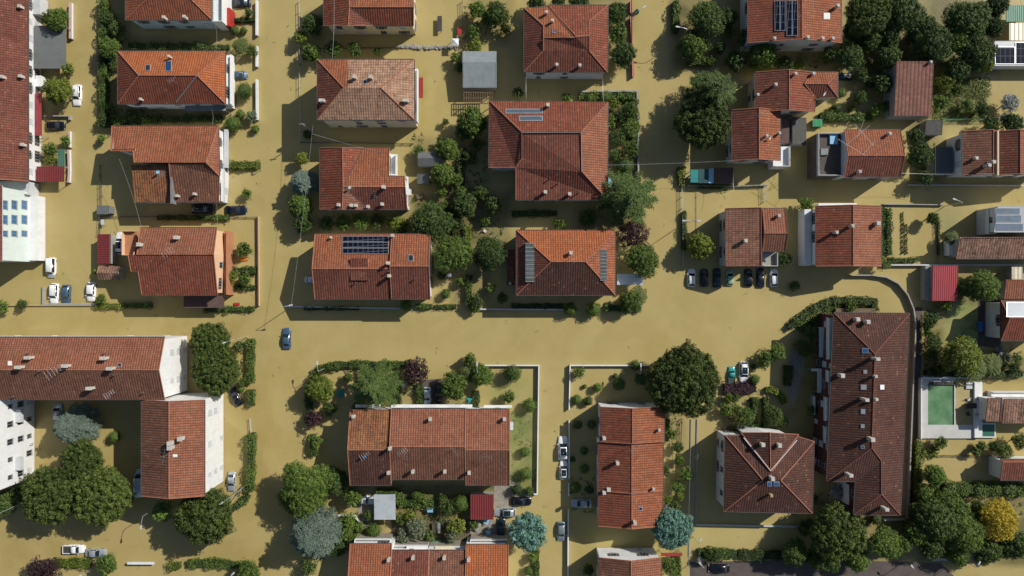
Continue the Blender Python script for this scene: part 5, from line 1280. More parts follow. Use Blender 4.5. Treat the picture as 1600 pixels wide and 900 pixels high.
for x, y, z_ in q: b = MB(); b.box(x - .04, y - .04, -.4, x + .04, y + .04, 2.1); b.build('post', M_['steel'], t)
furn('crate_stack', 'dark red crate stack right of the cream walled house yard', 'crate', 718, 48, 6, 12, 1.0, 'redp', legs=True)
furn('workbench', 'long dark workbench standing in the flooded yard at top centre', 'bench', 687, 37, 7, 24, .9, 'dark'); furn('garden_table', 'white table in the gap below the lime tree beside the solar house', 'table', 701, 430, 9, 5, .7, 'white')
furn('garden_table', 'white table right of the stepped red house', 'table', 640, 300, 6, 10, .7, 'lgrey'); furn('garden_table', 'brown wooden table in the flood near the stepped red house', 'table', 655, 306, 9, 8, .6, 'wood', 25)
seat('white garden chair left of the big round dark tree', 718, 439, 30, 'skyblue'); seat('white plastic chair floating near the path above the dark tree', 758, 361, 60, 'white')
furn('trampoline_table', 'blue table top in the shaded yard at the right edge', 'table', 1532, 510, 8, 16, .7, 'blue'); furn('long_bench', 'long dark blue bench standing along the shaded yard', 'bench', 1548, 500, 8, 40, .6, 'navyp' if 'navyp' in M_ else 'asphalt')
furn('planter_box', 'orange planter box under the small tree by the peach house', 'planter', 380, 405, 14, 5, .3, 'orangep', 8); furn('float_ring', 'yellow floating tub near the peach wall', 'tub', 365, 381, 4, 6, .2, 'ochre')
furn('door_mat', 'red and white crate floating beside the lower hedge', 'crate', 370, 475, 9, 4, .25, 'redp', 0, None, False); furn('blue_tank', 'blue water tank at the end of the L shaped garden hedge', 'tank', 672, 797, 9, 7, 1.2, 'skyblue'); furn('green_table', 'bright green patio table between the two terraces', 'table', 681, 849, 11, 8, 1.0, 'greenp')
furn('market_table', 'teal covered table in the walled garden behind the cedar', 'table', 533, 614, 10, 12, .9, 'teal'); furn('white_barrier', 'long white gate panel between the two lower hedges', 'gate', 220, 880, 42, 4, 1.0, 'white')
furn('shelf', 'grey slatted bench on the patio above the lower terrace', 'bench', 686, 825, 4, 16, .9, 'steel'); furn('shelf', 'dark slatted bench beside the grey one above the lower terrace', 'bench', 679, 825, 4, 18, .9, 'dark')
rnd = random.Random(3)
for i, (x, y) in enumerate(((749, 820), (763, 832), (748, 838), (604, 840), (594, 846), (745, 826), (760, 815))):
    furn('storage_crate', 'storage crate on the cluttered patios between the two terraces', 'crate', x, y, rnd.uniform(4, 8), rnd.uniform(4, 8), rnd.uniform(.5, 1.1), rnd.choice(['white', 'lgrey', 'wood', 'skyblue', 'concrete']), rnd.uniform(0, 90), 'crates cluttering the patios')
# rubble wall of stones, top centre
b = MB(); rnd = random.Random(5)
for i in range(70):
    x = 622 + i * 1.35; y = 73 + rnd.uniform(-2, 2) + (1.5 if i > 20 else 0); p = P(x, y); b.obox((p.x, p.y, rnd.uniform(0, .25)), (rnd.uniform(.25, .7), rnd.uniform(.2, .5), rnd.uniform(.3, .6)), rnd.uniform(0, 3), 0, rnd.uniform(-.4, .4))
t = b.build('rubble_wall', M_['concrete']); tag(t, 'low line of loose rubble and planks between the two top centre plots', 'rubble', None, 'stuff')

# ================================================================== WALLS, FENCES
wall('white garden wall turning the corner at the lane, around the green lawn', [(749, 571), (842, 571), (839.5, 772), (834, 772)], .9)
wall('white wall along the top and left of the small bush garden', [(1023, 571), (891, 571), (889.5, 640)], .9)
wall('white wall piece beside the large white car', [(889.5, 657), (889, 748)], .9); wall('short white wall piece above the car in the gap', [(889, 755), (888.5, 775)], .9)
wall('white wall along the lower lane beside the grey car', [(888, 796), (887.5, 905)], .9)
wall('curved dark perimeter wall around the long brown block', [(1330, 430), (1362, 430), (1385, 433), (1404, 443), (1419, 461), (1428, 483), (1431, 505), (1430, 540), (1427, 600), (1424, 680), (1419, 812), (1382, 813)], 1.0, .2, 'concrete')
wall('pale kerb wall around the court of the brown pyramid villa', [(1088, 820), (1255, 823)], .5, .3, 'lgrey'); wall('low kerb line left of the brown pyramid villa', [(1090, 655), (1087, 820)], .15, .3, 'concrete'); wall('thin low kerb along the lane side of the villa court', [(1080, 655), (1077, 870)], .12, .2, 'concrete')
wall('pink coped wall by the lane at the very upper left', [(110, 4), (110, 60)], .9, .55, 'white', coping='pinkwall'); wall('short pink coped wall right of the black car yard', [(108.5, 205), (108, 230)], .9, .3, 'white', coping='pinkwall'); wall('pink coped wall beside the green shed roof', [(107, 234), (108, 268), (107, 285)], .9, .4, 'white', coping='pinkwall')
wall('small fence wall above the black car yard', [(67, 181), (108, 181), (108, 187)], .8, .2, 'concrete')
wall('thick white roadside wall at the top left of the main road', [(401, 0), (401, 55)], .9, .4); wall('white roadside wall beside the blue grey car under the balcony', [(401, 72), (401, 104)], .9, .4); wall('longest white roadside wall left of the main road', [(401, 124), (401.5, 187)], .9, .4)
wall('peach coped wall along the road beside the peach house', [(403, 338), (404, 478)], .8, .16, 'cream', coping='ridge'); wall('dark wall line along the lane above the lower hedge', [(0, 477), (147, 477)], .35, .2, 'ochre')
wall('pinkish low wall around the three parked cars at the left', [(67, 448), (67, 475), (150, 475)], .4, .3, 'concrete'); wall('white wall in front of the villa with glazed verandas', [(735, 483), (890, 484)], .7, .25, 'lgrey')
wall('thin white wall in front of the solar panel house', [(453, 479), (630, 482)], .5, .25, 'lgrey'); wall('white walled corner of the cars driveway below the patio', [(510, 806), (553, 806), (562, 815)], .7, .3, 'white')
wall('dark wall bounding the hedge garden of the biggest villa', [(905, 143), (996, 142), (998, 290)], .9, .3, 'concrete'); wall('wall fragment beside the top road lamp', [(986, 0), (986, 20)], .9, .3, 'maroon'); wall('dark red wall from the lamp to the gate', [(986, 26), (989, 120)], .9, .3, 'maroon')
wall('long low wall below the row house at the right edge', [(1420, 289), (1600, 290)], .6, .2, 'lgrey'); wall('pale wall behind the red corrugated shed', [(1392, 414), (1600, 414)], .8, .25, 'lgrey')
wall('white coped wall beside the bottom asphalt', [(1458, 874), (1515, 874)], .9, .5, 'lgrey'); wall('low wall along the lane and the crop garden', [(1380, 319), (1475, 320)], .6, .15, 'concrete')
wall('garden wall between the pool plot and the lawn above', [(1441, 588), (1600, 588)], .8, .2, 'concrete'); wall('thin wall left of the cart yard beside the lane', [(1074, 290), (1146, 291), (1200, 289)], .7, .15, 'concrete')
wall('left rim wall of the small shaded villa court', [(734, 425), (735, 483)], .8, .25, 'ochre')
fence('white pipe fence down the left side of the main road', [(467, 0), (467.5, 100), (468, 222)], .9, 'lgrey', rails=2); fence('thin fence between the crossroads and the stepped red house', [(469, 222), (645, 224)], .7, 'gutter'); fence('dark wire fence left of the sunken roof house', [(155, 258), (156, 338)], 1.0, 'gutter')
fence('long thin fence between the two left plots', [(157, 338), (400, 339)], .7, 'gutter'); fence('fence left of the stepped rear plots', [(155, 340), (153, 366)], .9, 'gutter'); fence('metal fence down the lane left of the streaked brown house', [(1066, 290), (1068, 415)], 1.0, 'lgrey')
fence('fence around the lower cars by the terrace', [(1088, 290), (1088, 345), (1089, 400)], .2, 'gutter', rails=1); fence('bright green mesh fence above the grey shed garden', [(1476, 186), (1549, 186)], 1.2, 'greenp'); fence('fence between top centre plots right of the main road', [(467, 75), (625, 74)], .6, 'gutter')
fence('fence right of the top centre gazebo', [(722, 0), (724, 78)], 1.0, 'wood'); fence('fence along the crop garden right side', [(1468, 345), (1467, 410)], .9, 'gutter'); fence('metal gate in front of the right house yard', [(1195, 289), (1196, 315)], 1.0, 'steel'); fence('green gate panel beside the long yard wall', [(1160, 290), (1194, 290)], 1.0, 'greenp')
fence('white slim fence left of the hillside hedge block', [(390, 655), (393, 690)], .8, 'lgrey'); fence('fence line between the narrow terrace and villa court', [(1066, 655), (1064, 700)], .8, 'gutter'); fence('fence along the lower lane left of the blue cedar ball', [(836, 855), (838, 905)], .8, 'gutter')
fence('sloping fence at the lower left of the tall pines', [(383, 757), (352, 797)], .7, 'lgrey'); fence('fence across the bottom terrace garden', [(1441, 712), (1550, 713)], .7, 'gutter')

# ================================================================== CABLES, LAMPS
cable('pale overhead cable slanting down past the blue cedar to the corner lamp', (489, 195), (455, 478), 8, 7.4); cable('overhead cable from the lamp corner across to the patchy house', (487, 209), (600, 240), 8, 6.5); cable('cable dropping to the patchy house from the top edge', (522, -5), (519, 92), 8, 9)
cable('cable between the sunken roof house and the peach house', (186, 248), (221, 356), 7.4, 7); cable('thin cable across the lane to the two tone house', (949, 258), (1145, 251), 7, 6.4); cable('short cable between the two upper left houses', (337, 40), (337, 80), 5.5, 6); cable('short cable below the orange hipped house', (331, 170), (331, 197), 6, 6.2)
cable('cable from the sunken roof house down to the peach house balcony', (338, 318), (338, 357), 5.5, 6.2); cable('cable left of the dark hipped house going down', (822, 115), (822, 155), 6, 6.4); cable('cable right of the dark hipped house going down', (942, 114), (943, 160), 6, 6.4)
cable('long thin cable above the long wall at the right', (1400, 270), (1490, 272), 6, 6); cable('cable beside the parked cars yard and house corner', (1147, 262), (1147, 300), 5, 5); cable('long thin cable running beside the narrow terrace', (1080, 655), (1075, 900), 3, 3, .3, .03)
c = P(489, 207, 0); t = thing('utility_pole', 'utility pole where the overhead cables meet left of the stepped house', 'utility pole', (c.x, c.y)); b = MB(); b.tube([(c.x, c.y, -.5), (c.x, c.y, 8.1)], .13, 8, r2=.09); b.build('pole', M_['concrete'], t); b = MB(); b.box(c.x - .7, c.y - .05, 7.6, c.x + .7, c.y + .05, 7.72); b.build('crossarm', M_['steel'], t)
lamp('street lamp at the corner below the solar panel house', 457, 478, 10); lamp('lamp with its arm above the curved hedge', 509, 575, 92, 6, 1.4); lamp('lamp beside the corner of the white lawn wall', 748, 577, 90, 6.5, 1.5); lamp('lamp over the small bush garden wall', 993, 579, 90, 6, 1.5)
lamp('lamp at the lane mouth near the fourth parked car wall', 1067, 350, 0, 7, 1.1, double=True); lamp('lamp beside the teal recycling bell', 985, 38, 30, 6.5); lamp('lamp above the hedge at the upper right lane', 1062, 63, 170, 6.5, 1.7); lamp('lamp left of the lower left pines with a long arm', 42, 783, 225, 9, 3)
lamp('lamp below the small tree between the two big pines', 250, 790, 265, 7, 1.8); lamp('lamp with double bend at the tall hedge end', 385, 758, 215, 8, 2.0); lamp('lamp over the dark shrub beside the apartment pines', 387, 526, 200, 7, 1.8); lamp('lamp at the right crossing by the small crop garden', 1476, 322, 160, 6)
lamp('lamp right of the bottom left red bush', 145, 888, 40, 6, 1); lamp('lamp by the bottom middle hedge', 375, 885, 45, 6, 1); lamp('small lamp left of the bottom black car', 1090, 873, 130, 5, 1); lamp('small globe lamp at the villa court kerb', 1084, 713, 90, 3, .5); lamp('globe lamp over the bottom brown road', 1412, 878, 130, 4, .6); lamp('lamp above the bottom right pale wall', 1500, 872, 60, 5, .8)
lamp('small lamp beside the lane hedge near the white cars', 1083, 838, 60, 4, .5)

# ================================================================== HEDGES
hg = hedge
hg('tall clipped hedge down the left lane, longest', [(158, -5), (158, 60), (159, 130), (158, 196)], 1.25, 2.0); hg('short dark hedge below the tall hedge', [(160, 190), (195, 192), (215, 190)], 1.5, 1.2, 'dark'); hg('sunlit grass hedge above the orange hipped house', [(318, 74), (357, 73)], 1.1, .8); hg('thin dark hedge below the dark blue top car', [(357, 31), (398, 30)], .9, .9, 'dark')
hg('bright hedge right of the sunken roof house', [(358, 258), (404, 257)], 1.7, 1.3, 'lime'); hg('hedge below the dark blue parked car', [(315, 340), (356, 340)], 1.2, 1.0); hg('shaded hedge left of the hedge under the black car', [(245, 340), (312, 340)], 1.0, .9, 'dark'); hg('lime hedge at the lower left of the peach house', [(150, 478), (188, 478)], 1.1, .9, 'lime'); hg('dull hedge right of the lime hedge along the road', [(190, 478), (236, 478)], 1.1, .8)
hg('leafy hedge at the road corner below the peach house', [(318, 484), (350, 483), (396, 483)], 1.1, .9); hg('square garden hedge right of the peach wall', [(363, 423), (398, 422)], 1.5, 1.2, 'dark'); hg('narrow hedge along the bottom of the square garden', [(363, 449), (398, 449)], 1.0, .8)
hg('tall hedge strip right of the two pines', [(390, 530), (390, 560), (388, 598)], 1.3, 1.8); hg('short hedge block right of the black tilted car', [(390, 610), (390, 634)], 1.6, 1.5); hg('long hedge strip beside the silver car', [(391, 678), (390, 735), (388, 768)], 1.5, 1.8); hg('lower curving end of the long hedge strip', [(386, 775), (376, 787), (364, 794)], 1.4, 1.3)
hg('bright lime hedge at the bottom left', [(82, 881), (140, 881)], 1.8, 1.1, 'lime'); hg('lime hedge right of the white gate panel', [(262, 886), (280, 885)], 1.7, 1.1, 'lime'); hg('long hedge along the bottom edge at the left', [(292, 882), (340, 881), (384, 888)], 1.7, 1.2)
hg('curved hedge around the corner garden', [(482, 660), (481, 615), (486, 595), (497, 578), (515, 572), (560, 569), (600, 571), (640, 569)], 1.4, 1.5); hg('inner hedge right of the big cedar', [(620, 598), (620, 637)], 1.3, 1.3, 'dark'); hg('flowering hedge left of the pale blue car', [(655, 600), (655, 632)], 1.2, 1.3); hg('hedge below the curved one at the left road side', [(487, 680), (489, 712)], 1.3, 1.4)
hg('hedge right of the parasol against the lawn', [(743, 612), (743, 637)], 1.6, 1.5, 'dark'); hg('short hedge before the solar house corner', [(650, 479), (674, 479)], 1.1, 1.0); hg('short hedge between the shrubs on the main road', [(680, 479), (712, 479)], .9, .8); hg('tall narrow hedge between the two centre plots', [(733, 430), (732, 455), (735, 480)], 1.3, 1.7)
hg('hedge below the villa corner beside the palms', [(945, 481), (968, 482), (1002, 482)], 1.4, 1.1); hg('top hedge of the biggest villa garden', [(905, 150), (950, 149), (992, 150)], 1.6, 1.4); hg('right hedge of the biggest villa garden', [(992, 155), (993, 200), (993, 222)], 1.5, 1.5, 'dark'); hg('hedge beside the top lane at the dark tree garden', [(1057, 0), (1057, 48)], 1.4, 1.5)
hg('low hedge below the yellowish tree at the lane', [(1075, 96), (1118, 95)], 1.5, 1.3); hg('small sunlit hedge beside the teal tarp', [(1065, 261), (1065, 288)], 1.3, 1.2, 'lime'); hg('hedge strip under the tarp shelters', [(1093, 291), (1140, 292)], 1.0, .8); hg('ragged creeper hedge on the lane fence', [(1070, 330), (1069, 390)], .8, 1.1, 'dark')
hg('flower hedge right of the orange brown house', [(1380, 322), (1380, 400)], 1.1, 1.0); hg('lit hedge of the crop garden', [(1390, 326), (1391, 398)], 1.1, 1.3); hg('low hedge below the crop garden', [(1388, 406), (1415, 407), (1436, 405)], .9, .7); hg('thin hedge down the right side of the crop garden', [(1468, 345), (1467, 398)], .4, .5, 'dark')
hg('leafy hedge above the huge rooftop aerial', [(1283, 180), (1330, 183), (1364, 182)], 1.6, 1.3); hg('angled hedge around the top of the long brown block', [(1235, 512), (1250, 500), (1275, 482), (1303, 469), (1368, 470), (1368, 486)], 1.6, 1.4, 'dark'); hg('inner flower border of the angled hedge', [(1250, 512), (1282, 497), (1300, 484), (1345, 480)], 1.6, .8)
hg('dark hedge left of the shaded courtyard', [(1234, 572), (1233, 603)], 1.7, 1.5, 'dark'); hg('curved hedge with lime top in the lower court', [(1198, 609), (1212, 610), (1222, 618), (1228, 630)], 1.2, 1.2, 'lime'); hg('left of two parallel hedges by the plum hedge', [(1181, 622), (1180, 672)], 1.3, 1.4); hg('right of two parallel hedges by the plum hedge', [(1198, 622), (1197, 668)], 1.1, 1.4)
hg('dark red clipped hedge below the white and teal cars', [(1133, 607), (1160, 608), (1182, 606)], 2.6, 1.3, 'plum'); hg('leafy hedge along the pool plot boundary', [(1448, 583), (1500, 584), (1530, 586)], 1.3, 1.2, 'dark'); hg('right part of the hedge above the pool plot', [(1545, 586), (1600, 584)], 1.5, 1.3, 'dark')
hg('ivy hedge on the right side of the curved wall', [(1437, 690), (1436, 740), (1436, 792)], 1.4, 1.6, 'lime'); hg('lime sprig hedge in the sandy plot', [(1442, 709), (1466, 711)], 1.2, 1.0, 'lime'); hg('thick hedge below the sandy plot', [(1478, 764), (1530, 766), (1570, 764), (1610, 768)], 2.6, 1.8)
hg('dark hedge left of the bottom black car', [(1092, 866), (1150, 867)], 2.2, 1.2); hg('shaded dark hedge right of the bottom car hedge', [(1155, 868), (1235, 870)], 2.0, 1.2, 'dark'); hg('L shaped hedge behind the long terrace', [(622, 770), (624, 787), (677, 788)], 1.6, 1.4); hg('hedge strip on the left of the sheet shed', [(620, 770), (588, 769)], 1.0, 1.5)
hg('narrow hedge at the bottom of the walled lane', [(838, 850), (839, 902)], 1.1, 1.2); hg('hedge along the narrow terrace right side', [(1044, 655), (1042, 690)], 1.0, 1.1); hg('dark hedge under the biggest villa front', [(800, 334), (870, 333)], 1.4, 1.0, 'dark'); hg('thin dark hedge below the first solar house', [(475, 482), (560, 482)], .7, .6, 'dark')
hg('hedge between the two narrow columns of shrubs', [(730, 352), (732, 392)], 1.3, 1.5, 'lime'); hg('dark hedge beside the upper grey sheds', [(722, 230), (720, 300)], 1.5, 1.3, 'dark'); hg('hedge right of the row of three chimneys roof', [(1060, 868), (1060, 900)], 1.0, 1.2)
hg('shaded hedge along the top of the upper left gardens', [(200, 71), (316, 72)], 1.4, 1.2, 'dark'); hg('shaded hedge below the orange hipped house', [(215, 187), (320, 184), (345, 184)], 1.3, 1.1, 'dark'); hg('low dark hedge below the tall patchy house', [(800, 478), (880, 478)], .9, .7, 'dark')
